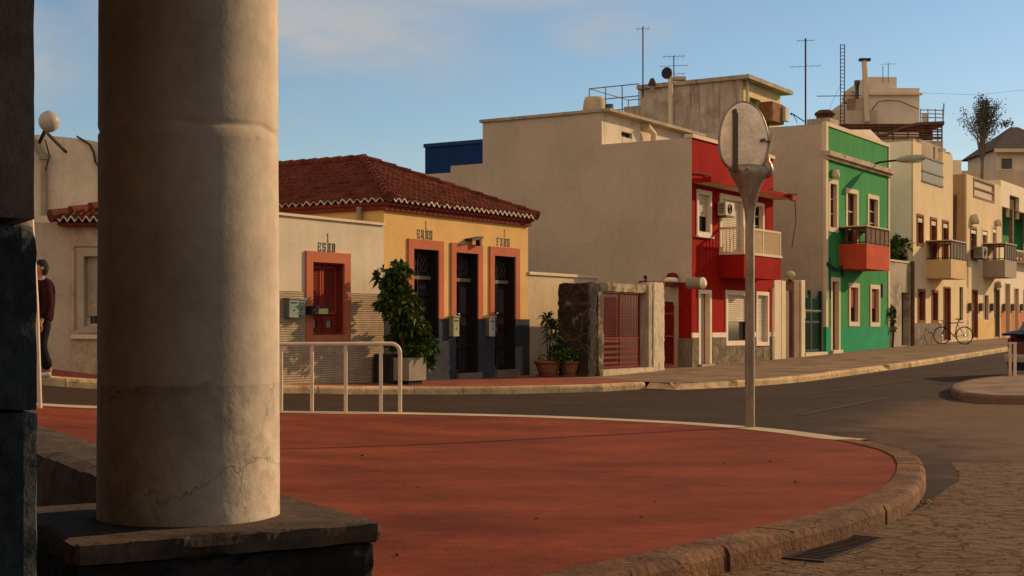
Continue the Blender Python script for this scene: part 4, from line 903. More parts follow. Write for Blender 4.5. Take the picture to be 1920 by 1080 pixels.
for i in range(1, n):
    q = bu0 + (bu1 - bu0) * i / n; m.box(q - .012, q + .012, -bp + .01, -bp + .03, hr, zr)
for i in range(1, 7):
    q = -bp + bp * i / 7
    for e in (bu0, bu1 - .03): m.box(e, e + .03, q - .012, q + .012, hr, zr)
m.build('railing', creamtrim, balc)
def aircon(u0, z0, w, h, d, label, v=0, mat=None):
    a = thing('air_conditioner', label, 'air conditioner', ST, (u0, v, z0)); m = MB(); m.bbox(u0, u0 + w, v - d, v - .06, z0, z0 + h, .015); m.build('case', mat or plasterw, a)
    m = MB(); c = (u0 + w * .45, z0 + h / 2); r = h * .38
    for q in range(5): rr = r * (1 - q / 5); m.tube([(c[0] + rr * math.cos(x * .3927), v - d - .008, c[1] + rr * math.sin(x * .3927)) for x in range(17)], .007, 4, False)
    m.build('fan_grille', darkmetal, a); m = MB(); m.box(u0 + .05, u0 + w - .05, v - d, v, z0 - .03, z0); m.build('bracket', darkmetal, a)
    m = MB()
    for i in range(7): m.box(u0 - .006, u0, v - d + .04, v - .1, z0 + h * (.15 + i * .11), z0 + h * (.15 + i * .11) + .02)
    m.build('side_grille', blackp, a)
uA = U(1338.5); aircon(uA + .1, Z(uA, 0, 404), .62, .37, .3, 'white air conditioner on the red wall left of the balcony door')
uL = U(1305, -.25); zL = Z(uL, -.25, 541)
a = thing('wall_lantern', 'large round cream bulkhead lamp high beside the narrow ground floor door', 'lamp', ST, (uL + .2, -.1, zL))
ax0, ax1 = uL + .0, uL + .1
m = MB(); c = (uL + .22, zL + .14)
m.tube([(c[0] - .16, .0, c[1]), (c[0] - .16, -.4, c[1])], .15, 16); m.build('housing', pot_s, a)
m = MB(); m.tube([(c[0] - .16, -.4, c[1]), (c[0] - .16, -.45, c[1]), (c[0] - .16, -.5, c[1])], .15, 16, True, [.15, .14, .07]); m.build('glass', M('opal_glass', (.95, .82, .52), rough=.4), a)
# pipes and cables on the front
cab = M('cable', (.09, .05, .04))
m = MB(); y0 = -.03
zz = Z(ru, 0, 322); m.tube([(ru + i * .35, -.04 - (.02 if i % 2 else 0), zz - .05 + .05 * math.sin(i * .9)) for i in range(int((ru1 - ru) / .35) + 1)], .018, 6); m.build('cable', cab, t)
m = MB(); q = ru1 + .12; m.tube([(q - .5, -.62, zc + .1), (q + .1, -.66, zc + .16), (q + .5, -.3, zc + .08)], .03, 6); m.tube([(q + .3, -.5, zc + .14), (q + .42, -.5, zc - .6), (q + .34, -.4, zc - 1.4)], .014, 5); m.build('cable', cab, t)
m = MB(); m.box(ru1 - .1, ru1 + .35, -.64, -.54, zc - .06, zc + .14); m.build('canopy_box', M('rust_box', (.3, .07, .04)), t)
for px_, r_ in ((1449, .035),):
    q = U(px_, -.06); MB().tube([(q, -.06, TS(q, 0)), (q, -.06, Z(q, 0, 540))], r_, 8).build('downpipe', white, t)

# ---------------------------------------------------------------- gates between red and green houses
gu = U(1547.5)
t = thing('narrow_gate', 'narrow metal door between pale posts beside the red house', 'gate', ST, (12.3, 0, TS(12.3, 0)))
zA = Z(12.3, 0, 528); a0_, a1_, a2_, a3_, a4_ = U(1466), U(1472), U(1485.5), U(1499), U(1506.5)
MB().bbox(ru1 + .03, a1_ - .35, -.02, .3, -.1, zA + .05, .02).build('pale_post', creamtrim, t)
MB().bbox(a0_ - .1, a1_, -.03, .3, -.1, zA + .02, .02).build('pale_post', creamtrim, t)
MB().box(a1_, a2_, .08, .14, -.1, Z(a1_, 0, 545)).build('door_leaf', M('ribbed_metal', (.3, .2, .14), ribs=(7, 'X', .5), rough=.5), t)
MB().box(a2_, a2_ + .1, .06, .16, -.1, Z(a1_, 0, 545)).build('leaf_frame', rust, t)
MB().bbox(a2_ + .1, a3_, -.02, .5, -.1, zA + .05, .02).build('brown_pier', paint('brown_pier', (.27, .16, .11), var=.3), t)
MB().bbox(a3_, a4_, -.06, .5, -.1, zA + .08, .02).build('white_post', creamtrim, t)
uq = U(1487); m = thing('post_lamp', 'small pale lamp on top of the brown pier beside the green gate', 'lamp', ST, (uq, .1, zA + .05))
q = zA + .05; MB().lathe(uq, .1, [(.04, q), (.04, q + .08), (.12, q + .12), (.16, q + .2), (.1, q + .27), (.001, q + .3)], 14).build('shade', creamtrim, m); MB().lathe(uq, .1, [(.001, q - .005), (.07, q), (.05, q + .04)], 12).build('base', darkmetal, m)
t = thing('green_gate', 'tall dark green metal gate with a wavy top next to the green house', 'gate', ST, (14.7, .1, TS(14.7, 0)))
ga, gb = a4_ + .02, gu - .05; zg0, zg1 = TS(14.7, 0) + .12, Z(ga, 0, 546); gg = M('green_gate_paint', (.014, .05, .03), rough=.45, var=.2)
for k, (x0, x1) in enumerate(((ga, (ga + gb) / 2 - .01), ((ga + gb) / 2 + .01, gb))):
    n = 10; top = [(x0 + (x1 - x0) * i / n, zg1 - .02 - .13 * math.sin(math.pi * i / n)) for i in range(n + 1)]
    MB().extr([(x0, zg0), (x1, zg0)] + top[::-1], .14, .17).build('leaf', gg, t)
    m = MB(); m.box(x0, x0 + .07, .1, .2, zg0, zg1 + .05); m.box(x1 - .07, x1, .1, .2, zg0, zg1 + .05)
    for z in (zg0, zg0 + .9, zg1 - .65): m.box(x0 + .07, x1 - .07, .105, .14, z, z + .07)
    for i in range(1, 9): q = x0 + (x1 - x0) * i / 9; m.box(q - .012, q + .012, .115, .138, zg0 + .07, zg1 - .2)
    m.build('leaf_rails', gg, t)
m = MB()
for i in range(13): q = ga + .15 + (gb - ga - .3) * i / 12; m.lathe(q, .1, [(.0, zg1 - .64), (.03, zg1 - .6), (.0, zg1 - .56)], 5)
m.build('ornaments', plasterw, t)
MB().box(ga - .02, gb + .05, -.08, .3, -.1, zg0 - .02).build('threshold', creamtrim, t)
pa = U(1508, -.1); pz_ = Z(pa, -.1, 597); t2 = thing('notice', 'small pale paper notice fixed on the green gate', 'notice', ST, (pa, .05, pz_))
MB().box(pa, pa + .55, .06, .07, pz_, pz_ + .3).build('sheet', M('paper', (.6, .5, .42)), t2); m = MB(); m.box(pa + .06, pa + .3, .056, .0595, pz_ + .05, pz_ + .17); m.build('picture', M('notice_print', (.4, .2, .13)), t2)
m = MB(); m.box(pa + .36, pa + .5, .056, .0595, pz_ + .16, pz_ + .25); m.build('picture', M('notice_blue', (.15, .17, .3)), t2)

# ---------------------------------------------------------------- green house
gu1 = U(1667); gt_ = Z(gu, 0, 231); hb = Z(gu, 0, 292); hb1 = Z(gu, 0, 283)
t = house('green_house', 'green two storey house with cream trim, cornice and a red balcony', (19, 0, TS(19, 0)))
dr = rc(1559.5, 1572, 527, 657); wg1 = rc(1593.5, 1608, 538, 604); wg2 = rc(1633, 1647, 541, 605)
wu1 = rc(1555.5, 1568, 343, 426); du = rc(1588, 1606, 360, 462); wu2 = rc(1628.5, 1645, 371, 426); wu2 = (wu2[0], wu2[1], wu1[2], wu2[3])
balz1 = Z(U(1573), 0, 458); du = (du[0], du[1], balz1 + .0, du[3])
dr = (dr[0], dr[1], TS(17, 0) + .1, dr[3])
vs2 = V(1437, gu)
m = MB(); m.shell(gu, gu1, 0, 9, -.3, gt_, [dr, wg1, wg2, wu1, du, wu2], .2); m.build('wall', greenwall, t)
m = MB(); m.poly((gu - .015, .06, -.3), (gu - .015, 9, -.3), (gu - .015, 9, gt_ - .01), (gu - .015, .06, gt_ - .01)); m.build('flank_render', beige, t)
sl_ = [(wu1[0] - .3, wu1[1] + .3, wu1[2] - .3, wu1[3] + .3)]
m = MB(); z_ = Z(gu, 0, 613)
m.slab(gu + .1, gu1 - .02, -.3, z_, -.02, 0, [(dr[0] - .14, dr[1] + .14, -9, 9), (wg1[0] - .14, wg1[1] + .14, wg1[2] - .14, 9), (wg2[0] - .14, wg2[1] + .14, wg2[2] - .14, 9)]); m.slab(gu - .03, gu + .099, -.3, z_, -.045, .06); m.build('dado', greendado, t)
pw_ = U(1551.5) - gu
m = MB(); m.slab(gu - .03, gu + .17, z_, hb1 - .02, -.04, .06); m.build('corner_trim', creamtrim, t); m = MB(); m.slab(gu1 - .16, gu1 + .02, z_, hb1, -.03, .06); m.build('corner_trim', creamtrim, t)
m = MB(); m.extr([(gu - .08, hb), (gu1 + .1, hb), (gu1 + .1, hb1), (gu - .08, hb1)], -.2, .04); m.extr([(gu - .05, hb - .1), (gu1 + .05, hb - .1), (gu1 + .05, hb - .002), (gu - .05, hb - .002)], -.1, .03); m.build('cornice', M('cornice_plaster', (.5, .37, .25), var=.3, blot=((.25, .15, .1), 3), thr=(.5, .7)), t)
m = MB(); m.slab(gu - .03, gu1 + .03, hb1, gt_ + .06, -.04, .12, [(gu + .17, gu1 - .14, hb1 + .03, gt_ - .07)]); m.build('parapet_trim', creamtrim, t)
for h in (wg1, wg2): window(t, h, 0, .15, creamtrim, .14, .03, 'half', redwood, infm=M('orange_blind', (.36, .09, .045)))
for h in (wu1, wu2): window(t, h, 0, .15, creamtrim, .14, .03, 'sash', M('brown_sash', (.17, .05, .03)))
window(t, du, 0, .15, creamtrim, .14, .03, 'sash', M('brown_sash', (.17, .05, .03)), bottom=False, name='balcony_door')
door(t, dr, 0, .15, creamtrim, .13, redwood); MB().box(dr[0] - .1, dr[1] + .2, -.1, .2, -.1, dr[2]).build('step', creamtrim, t)
def balcony(t, u0, p, u1, z0, z1, railh, body, rail, filler=None, n=4):
    b = MB().box(u0, u1, -p, 0, z0, z1).build('balcony', body, t)
    m = MB(); r = .05
    zt = z1 + railh
    m.box(u0, u1, -p, -p + r, zt - r, zt); m.box(u0, u0 + r, -p + r, 0, zt - r, zt); m.box(u1 - r, u1, -p + r, 0, zt - r, zt); m.box(u0 + r, u1 - r, -p, -p + r, z1 + .03, z1 + .07)
    for i in range(n + 1): q = u0 + (u1 - u0 - r) * i / n; m.box(q, q + r, -p, -p + r, z1, zt - r)
    for i in range(1, 4): q = -p + p * i / 4; m.box(u0, u0 + r * .7, q, q + r * .7, z1, zt - r)
    m.box(u0, u0 + r, -p + r, 0, z1 + .03, z1 + .07)
    m.build('railing', rail, b)
    if filler: MB().box(u0 + r, u1 - r, -p + .015, -p + .035, z1 + .07, zt - r).build('panel', filler, b)
    MB().box(u0 - .03, u1 + .03, -p - .03, 0, zt, zt + .035).build('top_rail', rail if not filler else creamtrim, b) if filler else None
    return b
bo = paint('red_balcony', (.5, .075, .035), var=.2)
bup = .92
b = balcony(t, U(1573.5), bup, U(1668, -bup), Z(U(1573.5), 0, 504.5), balz1, .56, bo, M('dark_brown_rail', (.09, .045, .035)), M('balcony_mesh', (.2, .12, .08), ribs=(12, 'X', .6)), 5)
def streetlamp(u, z, label, out=1.25, s=1.0, du=.2, group=None):
    t = thing('street_lamp', label, 'street lamp', ST, (u, 0, z)); MB().tube([(u, 0, z - .05), (u + .02, -.25, z + .02), (u + du * .6, -out * .55, z + .06), (u + du, -out * .62, z + .07)], .035, 8).build('arm', darkmetal, t)
    m = MB(); A = Vector((u + du, -out * .6, z + .08)); B = Vector((u + du * 1.9, -out * 1.35, z + .13)); m.tube([A, A.lerp(B, .12), A.lerp(B, .35), A.lerp(B, .7), A.lerp(B, .92), B], .1, 12, True, [.05, .09, .13 * s, .13 * s, .1, .03]); m.v = m.v; m.build('head', M('lamp_shell', (.36, .34, .27), rough=.4), t)
    m = MB(); d = Vector((0, 0, -.075)); m.tube([A.lerp(B, .45) + d, A.lerp(B, .85) + d], .085, 10, True); m.build('lens', M('lamp_lens', (.6, .55, .42), rough=.2), t)
    return t
streetlamp(U(1636), Z(U(1636), 0, 306), 'street lamp on a short arm below the cornice of the green house', 1.3)
def bulkhead(u, z, label, v=0, s=1.0):
    t = thing('wall_light', label, 'lamp', ST, (u, v, z)); MB().lathe(u, v - .1, [(.0, z + .2 * s), (.07 * s, z + .18 * s), (.1 * s, z + .05 * s), (.08 * s, z), (.0, z)], 10).build('shade', creamtrim, t); MB().box(u - .03, u + .03, v - .06, v, z + .04, z + .12).build('bracket', darkmetal, t)
bulkhead(U(1560.5), Z(U(1560), 0, 334), 'small white wall light above the left upper window of the green house', s=1.5)
m = MB(); q = Z(gu, 0, 500); x = U(1549); m.tube([(x - .1, -.07, q + .1), (x + .3, -.1, q), (x + .8, -.1, q - .08), (x + 1.3, -.1, q + .06), (x + 1.4, -.08, q - .25)], .05, 6); m.tube([(x + .1, -.1, q + .3), (x + .1, -.1, Z(x, 0, 560))], .025, 6); m.build('cable_bundle', M('teal_cable', (.02, .07, .05)), t)
mz = Z(U(1652), 0, 556); MB().box(U(1652), U(1656), -.06, 0, mz, mz + .45).build('meter_box', darkmetal, t)
# lit gable wall of the roof room behind the parapet
gv = 3.2; a, b, c = U(1598, gv), U(1655, gv), U(1632, gv); z0 = Z(a, gv, 262)
t = thing('roof_room', 'sunlit gabled roof room behind the green parapet', 'roof room', ST, ((a + b) / 2, gv, z0))
m = MB(); m.extr([(a - .5, gt_ - .4), (b, gt_ - .4), (b, Z(b, gv, 266)), (c, Z(c, gv, 243)), (a - .5, Z(a, gv, 246))], gv, gv + 3); m.build('wall', paint('pink_white_wall', (.72, .55, .42)), t)

# ---------------------------------------------------------------- low wall with the dark door
lu0, lu1 = gu1 + .022, U(1712) - .004; lz = Z(lu0, 0, 489); ld = rc(1690.5, 1703, 548, 642); ld = (ld[0], ld[1], TS(24, 0) + .03, ld[3])
t = house('garden_wall', 'plastered garden wall with a narrow dark door between green and cream houses', (24, 0, TS(24, 0)), 'wall')
m = MB(); m.slab(lu0, lu1, -.1, lz, 0, .25, [ld], True); m.build('wall', paint('shadow_toned_wall', (.42, .34, .24), var=.25, blot=((.24, .19, .14), .5), thr=(.48, .52)), t)  # hard-edged darker blot paints the shadow lying across this wall
MB().box(ld[0], ld[1], .2, .25, ld[2], ld[3]).build('door', M('dark_green_door', (.02, .03, .028), rough=.5), t)
MB().box(lu0, lu1 - .1, -.04, .3, lz, lz + .06).build('coping', creamtrim, t)
def shrub(name, label, cen, rad, n, size, cl, sb=None, cat='shrub', dk=None, lt=None):
    t = thing(name, label, cat, ST, (cen[0], cen[1], sb if sb is not None else cen[2] - rad[2])); m1, m2 = MB(), MB(); bush(m1, m2, cen, rad, n, size, cl); m1.build('foliage', dk or leafd, t); m2.build('foliage', lt or leafl, t)
    b = ORG[t.name][1]; MB().tube([b, ((b[0] + cen[0]) / 2 + .1, b[1], (b[2] + cen[2]) / 2), cen], .05, 6).build('stem', bark, t); return t
shrub('wall_top_bush', 'dark bush spilling over the top of the garden wall', (U(1690, .5), .5, lz + .45), (1.35, .5, .5), 2300, .2, 26, lz - .3)
shrub('creeper', 'small scrubby creeper at the foot corner of the green house', (U(1673, -.05), -.06, Z(23, 0, 592)), (.32, .1, .55), 260, .14, 8, TS(23, 0), 'creeper')
q = U(1711, -.1); MB().tube([(q, -.1, TS(q, 0) - .05), (q, -.1, Z(q, -.1, 490))], .085, 10).build('drain_pipe', rust, fr=ST, org=(q, -.1, TS(q, 0)), label='dark rusty standpipe at the corner of the cream house', cat='pipe')

# ---------------------------------------------------------------- cream house
cu, cu1 = U(1712), U(1786.5); ca = U(1816.5); cz = Z(cu, 0, 264)
t = house('cream_house', 'cream house with a notched parapet, blue-grey terrace railing and a balcony', (28, 0, TS(28, 0)))
n0, n1 = U(1728), U(1767.5); nz = Z(n0, 0, 340)
up = [rc(1720, 1730, 405, 456), rc(1745, 1755, 411, 492), rc(1767.5, 1777, 416, 492)]; cb0 = U(1737); cbz = Z(cb0, 0, 487)
up[1] = (up[1][0], up[1][1], cbz, up[1][3]); up[2] = (up[2][0], up[2][1], cbz, up[2][3])
gd = [rc(1722, 1733, 546, 601), rc(1748, 1757, 548, 601), rc(1770, 1781, 540, 640)]; gd[2] = (gd[2][0], gd[2][1], TS(29.5, 0) + .1, gd[2][3])
m = MB(); m.slab(cu, cu1, -.1, cz, 0, .2, up + gd + [(n0, n1, nz, 99)], edge=False)
m.poly((cu, 0, -.1), (cu, 0, cz), (cu, 1.5, cz), (cu, 1.5, -.1)); m.poly((cu, 1.5, -.1), (cu, 1.5, cz), (cu, 9, cz), (cu, 9, -.1))
m.poly((cu1, 0, -.1), (cu1, 0, cz - .1), (cu1, 9, cz - .1), (cu1, 9, -.1)); m.poly((cu, .2, cz), (n0, .2, cz), (n0, .2, nz), (cu, .2, nz)); m.poly((cu, 0, cz), (n0, 0, cz), (n0, .2, cz), (cu, .2, cz)); m.poly((n0, .2, nz), (n0, .2, cz), (n0, .0, cz), (n0, 0, nz)) if 0 else None
m.poly((cu, .2, nz - .1), (cu1, .2, nz - .1), (cu1, 9, nz - .1), (cu, 9, nz - .1)); m.build('wall', cream, t)
m = MB()
for x, w_, h_ in ((cu, .45, .18), (cu + .75, .35, .14), (n1 + .0, .5, .35), (n1 + .9, .4, .2)): m.box(x, x + w_, 0, .2, cz + .002, cz + h_ * .5)
m.build('broken_top', stained, t)
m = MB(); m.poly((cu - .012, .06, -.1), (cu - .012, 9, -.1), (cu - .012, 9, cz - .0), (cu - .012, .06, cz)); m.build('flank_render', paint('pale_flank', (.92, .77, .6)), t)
m = MB(); m.slab(cu - .01, U(1766), -.1, Z(cu, 0, 606), -.025, 0, [(gd[0][0] - .08, gd[0][1] + .08, gd[0][2] - .06, 9), (gd[1][0] - .08, gd[1][1] + .08, gd[1][2] - .06, 9)]); m.build('dado', greydado, t)
rw = M('red_brown_surround', (.25, .085, .045), var=.25)
for k, h in enumerate(up): window(t, h, 0, .15, rw, .09, .03, 'sash' if k else 'sash', M('brown_sash', (.17, .05, .03)), bottom=k == 0, name='window' if k == 0 else 'balcony_door', infm=redwood)
for h in up: MB().box(h[0], h[1], .0, .1, h[3] - .22, h[3] - .06).build('blind_box', plasterw, t)
for h in gd[:2]: window(t, h, 0, .15, rw, .1, .03, 'sash', M('brown_sash', (.17, .05, .03)), infm=redwood, sill=False)
door(t, gd[2], 0, .15, rw, .06, redwood)
tr = M('blue_grey_glass', (.07, .08, .07), rough=.6, spec=.2)
r_ = MB().box(n0 + .02, n1 - .02, -.02, 0, nz + .02, nz + .95)
r_ = r_.build('terrace_railing', tr, t); m = MB()
for z in (nz + .0, nz + .4, nz + .95): m.box(n0, n1, -.05, -.022, z, z + .06)
m.build('rails', M('grey_rail', (.25, .23, .19)), r_)
cbp = .95
balcony(t, cb0, cbp, U(1812, -cbp), Z(cb0, 0, 522), cbz, .72, paint('ochre_balcony', (.62, .42, .2)), M('dark_brown_rail', (.09, .045, .035)), M('grey_balcony_mesh', (.2, .17, .13), ribs=(12, 'X', .6)), 5)
# set-back top storey behind the terrace
bz = Z(U(1728, 1.3), 1.3, 262); MB().shell(U(1724, 1.3), U(1768, 1.3), 1.3, 3.0, nz - .3, bz, [(U(1729, 1.3), U(1734, 1.3), nz, bz - 1.3), (U(1750, 1.3), U(1753, 1.3), nz - .1, bz - .1)], .3).build('top_storey', stained, t)
# one storey annex
t = house('annex', 'low cream annex with a slit window between the two cream houses', (32.4, 0, TS(32.4, 0)), 'annex')
az = Z(cu1, 0, 466); sl2 = rc(1799, 1806, 538, 600)
MB().shell(cu1 + .003, ca - .003, 0, 9, -.1, az, [sl2], .18).build('wall', cream, t); window(t, sl2, 0, .15, None, fill='none', frame_m=M('teal_frame', (.03, .06, .07)), name='slit_window'); MB().box(sl2[0] - .1, sl2[1] + .1, -.06, 0, sl2[2] - .08, sl2[2]).build('sill', creamtrim, t)

# ---------------------------------------------------------------- second cream house
du0, du1 = U(1812.5), U(1876.5); ez = Z(du0, 0, 326)
t = house('pale_yellow_house', 'pale yellow house with a white terrace grille and a grey balcony', (36, 0, TS(36, 0)))
up = [rc(1820, 1830, 428, 484), rc(1842, 1851, 431, 510), rc(1861, 1868, 427, 510)]; eb0 = U(1843); ebz = Z(eb0, 0, 488)
up[1] = (up[1][0], up[1][1], ebz, up[1][3]); up[2] = (up[2][0], up[2][1], ebz, up[2][3])
gd = [rc(1823, 1832, 546, 632), rc(1845, 1853, 553, 600), rc(1865, 1873, 543, 632)]
for k in (0, 2): gd[k] = (gd[k][0], gd[k][1], TS(36, 0) + .1, gd[k][3])
ph = rc(1826, 1863, 334, 366); ph = (ph[0], ph[1], ph[2], ez - .12)
m = MB(); m.shell(du0, du1, 0, 9, -.1, ez, up + gd + [ph], .2); m.build('wall', cream, t)
m = MB(); m.poly((du0 - .012, .06, -.1), (du0 - .012, 9, -.1), (du0 - .012, 9, ez - .0), (du0 - .012, .06, ez)); m.build('flank_render', paint('ochre_flank', (.42, .28, .15), streak=.4), t)
m = MB(); m.slab(U(1832), du1 - .002, -.1, Z(du0, 0, 595), -.02, 0, [(gd[1][0] - .1, gd[1][1] + .1, gd[1][2] - .1, 9), (gd[2][0] - .1, gd[2][1] + .1, -9, 9)]); m.build('dado', yellow2, t)
m = MB(); m.box(ph[0] - .08, ph[1] + .08, -.03, 0, ph[3], ph[3] + .09); m.box(ph[0] - .08, ph[1] + .08, -.03, 0, ph[2] - .09, ph[2]); m.box(ph[0] - .08, ph[0], -.03, 0, ph[2], ph[3]); m.box(ph[1], ph[1] + .08, -.03, 0, ph[2], ph[3])
mid = (ph[2] + ph[3]) / 2; m.box(ph[0], ph[1], -.02, .02, mid - .02, mid + .04); m.build('terrace_grille', M('brown_grille', (.3, .2, .13)), t); MB().box(ph[0], ph[1], .05, .09, ph[2], ph[3]).build('terrace_panel', paint('pinkish_panel', (.62, .48, .36)), t)
for k, h in enumerate(up): window(t, h, 0, .15, creamtrim if k else greydado, .1, .02, 'sash', rw, bottom=k == 0, name='window' if not k else 'balcony_door', infm=redwood)
for h in up: MB().box(h[0], h[1], .0, .1, h[3] - .2, h[3] - .06).build('blind_box', white, t)
window(t, gd[1], 0, .15, creamtrim, .1, .02, 'sash', rw, infm=redwood); door(t, gd[0], 0, .15, rw, .07, redwood); door(t, gd[2], 0, .15, greydado, .07, darkwood)
balcony(t, eb0, .95, U(1906, -.95), Z(eb0, 0, 520), ebz, .72, paint('grey_balcony', (.36, .28, .2)), M('dark_brown_rail', (.09, .045, .035)), M('grey_balcony_mesh', (.2, .17, .13)), 5)
aircon(U(1822.5), Z(U(1822), 0, 484), .9, .5, .45, 'air conditioner hanging below the first upper window of the pale yellow house', mat=M('grey_case', (.3, .25, .2)))
m = MB(); x = du0 - .1; m.tube([(x, 1.2, az), (x, 1.2, ez - .6), (x - .25, 1.5, ez - .35)], .09, 8); m.tube([(x, .5, az), (x, .45, ez - .9), (x - .1, 1.2, ez - 1.1)], .06, 6); m.build('flank_pipe', rust, t)
for q, s in ((1816, 'first'), (1836, 'second'), (1857, 'third'), (1880, 'fourth'), (1896, 'fifth'), (1913, 'sixth')):
    x = U(q, -.02); zz = Z(x, 0, 583); o = MB().box(x, x + .35, -.14, -.021, zz, zz + .34).build('meter_box', M('brown_meter_box', (.14, .09, .06)), fr=ST, org=(x, -.05, zz)); o['label'] = s + ' small brown meter box from the left in the row at door height'; o['category'] = 'meter box'; o['group'] = 'meter boxes along the far houses'
bulkhead(U(1868), Z(U(1868), 0, 424), 'small white wall light above the right upper door of the pale yellow house', s=1.6); bulkhead(U(1868), Z(U(1868), 0, 540), 'small white wall light above the right ground floor door of the pale yellow house', s=1.6)
bulkhead(U(1823), Z(U(1823), 0, 420), 'round dish-like light above the left upper window of the pale yellow house', s=2.2)

# ---------------------------------------------------------------- green and white house, then the rest of the row
fu0, fu1 = du1 + .003, du1 + 11; fz = Z(fu0, 0, 337)
t = house('porch_house', 'white house with an upper green porch and an orange dado', (44, 0, TS(44, 0)))
pr = (fu0 + .15, fu1 - 1, Z(fu0, 0, 462), Z(fu0, 0, 386)); tp = (U(1893), U(1911), fz - 1.6, fz - .55)
gd = [rc(1885, 1893, 532, 622), rc(1902, 1909, 541, 622), rc(1919, 1926, 545, 622)]; gd = [(a, b, TS(a, 0) + .08, d) for a, b, c, d in gd]
m = MB(); m.shell(fu0, fu1, 0, 9, -.1, fz, gd + [tp, pr], .2); m.build('wall', white, t)
m = MB(); m.slab(fu0, fu1, pr[2], pr[3], 1.2, 1.3, [(fu0 + 1.2, fu0 + 2.2, pr[2], pr[3] - .6), (fu0 + 3.5, fu0 + 4.6, pr[2], pr[3] - .6)]); m.build('porch_back_wall', greenwall, t)
MB().box(pr[0], pr[1], .2, 1.35, pr[3], pr[3] + .1).build('porch_ceiling', greydado, t); MB().box(pr[0], pr[1], .2, 1.35, pr[2] - .1, pr[2]).build('porch_floor', greydado, t)
for x in (pr[0] + .0, U(1900) - .1, pr[0] + 5.2): MB().box(x, x + .22, 0.01, .19, pr[2], pr[3]).build('porch_column', greydado, t)
for x in (fu0 + 1.2, fu0 + 3.5): MB().box(x, x + 1.1, 1.26, 1.3, pr[2], pr[3] - .6).build('porch_door', darkwood, t)
MB().box(tp[0], tp[1], .17, .19, tp[2], tp[3]).build('terrace_opening', M('dark_brown_panel', (.1, .05, .03)), t)
m = MB(); m.slab(U(1903), fu1 - 1, Z(U(1903), 0, 492), Z(U(1903), 0, 457), -.5, -.4, [(U(1903) + .4 + i * .8, U(1903) + .9 + i * .8, Z(U(1903), 0, 473), Z(U(1903), 0, 465)) for i in range(6)], True); m.box(U(1903), fu1 - 1, -.4, 0, Z(U(1903), 0, 492), Z(U(1903), 0, 490)); m.build('porch_parapet', white, t)
for h in gd: door(t, h, 0, .15, creamtrim, .06, redwood)
m = MB(); m.slab(fu0, fu1, -.1, Z(fu0, 0, 583), -.02, 0, [(h[0] - .07, h[1] + .07, -9, 9) for h in gd]); m.build('dado', paint('orange_dado', (.55, .18, .07)), t)
t = house('end_house', 'last white house of the row at the right edge', (56, 0, TS(56, 0)))
h = (fu1 + 1.5, fu1 + 2.6, TS(55, 0) + .1, TS(55, 0) + 2.2)
MB().shell(fu1 + .003, fu1 + 22, 0, 9, -.1, fz + .6, [h], .2).build('wall', cream, t); door(t, h, 0, .15, creamtrim, .06, redwood)
# ---------------------------------------------------------------- house across the road on the left
def X(px_, D): return (px_ - 960) / F * D
def ZZ(py, D): return H - (py - 612) * D / F
DL = 24.0; g = T(X(130, DL), DL)
t = thing('corner_house', 'grey plastered house with a tiled eave and a white roller blind', 'house', WF, (X(130, DL), DL, g))
wl = (X(158, DL), X(216, DL), ZZ(613, DL), ZZ(480, DL))
xe = X(310, DL); zl = ZZ(417, DL)
m = MB(); m.shell(X(20, DL), xe, DL, 33, -.2, zl, [wl], .2); m.build('wall', paint('grey_plaster', (.5, .39, .28), var=.25, streak=.4, blot=((.36, .28, .2), 1.1), thr=(.5, .7)), t)
m = MB(); m.slab(X(134, DL), xe - .02, g - .3, zl - .05, DL - .035, DL, [(wl[0] - .16, wl[1] + .16, wl[2] - .05, wl[3] + .16)]); m.build('rough_render', paint('brown_patched_render', (.5, .36, .23), var=.35, scale=2.5, bump=.8, blot=((.28, .2, .13), 1.7), thr=(.5, .66)), t)
o = window(t, wl, DL, .18, M('grey_brown_trim', (.42, .33, .23), var=.2), .1, .05, 'none', plasterw)
k = 34; zb = wl[2] + .18; m = MB(); s = (wl[3] - zb) / k
for i in range(k): a = zb + i * s; m.poly((wl[0] + .02, DL + .1, a), (wl[1] - .02, DL + .1, a), (wl[1] - .02, DL + .075, a + s * .8), (wl[0] + .02, DL + .075, a + s * .8)).poly((wl[0] + .02, DL + .075, a + s * .8), (wl[1] - .02, DL + .075, a + s * .8), (wl[1] - .02, DL + .1, a + s), (wl[0] + .02, DL + .1, a + s))
m.build('roller_blind', plasterw, o); MB().box(wl[0] - .2, wl[1] + .2, DL - .1, DL - .036, wl[2] - .2, wl[2] - .13).build('sill', creamtrim, o)
x0 = X(99, DL - .3); hw2 = 2.6; rs = .8; zE = ZZ(411, DL - .3)
m = tiles((x0, DL - .3, zE), (1, 0, 0), (0, 1, 0), xe - x0 + .2, hw2, rs, lambda q: (hw2 * q, 99), .125, .26); m.build('roof', tilered, t)
m = scallop((x0, DL - .3, zE - .02), (1, 0, 0), xe - x0 + .2, (0, -1, 0), .125); m.build('mortar_edge', mortar, t)
MB().poly((x0, DL - .28, zE - .03), (xe + .2, DL - .28, zE - .03), (xe + .2, DL + hw2, zE + rs - .03), (x0 + hw2, DL + hw2, zE + rs - .03)).poly((x0, DL - .28, zE - .04), (x0 + hw2, DL + hw2, zE + rs - .04), (x0 + .3, DL + hw2, zE - .04)).build('roof_slope', tilered, t)
MB().box(x0 + .05, xe + .1, DL - .22, DL + .1, zE - .1, zE - .045).build('fascia', M('dark_red_fascia', (.2, .04, .025)), t)
ridge((x0, DL - .3, zE + .06), (x0 + hw2, DL + hw2 - .3, zE + rs + .07), 10).build('ridge_tiles', tilered, t)
D2_ = 27.0; t = thing('rear_house', 'taller plastered building rising behind the tiled eave at the left', 'house', WF, (X(130, D2_), D2_, T(X(130, D2_), D2_)))
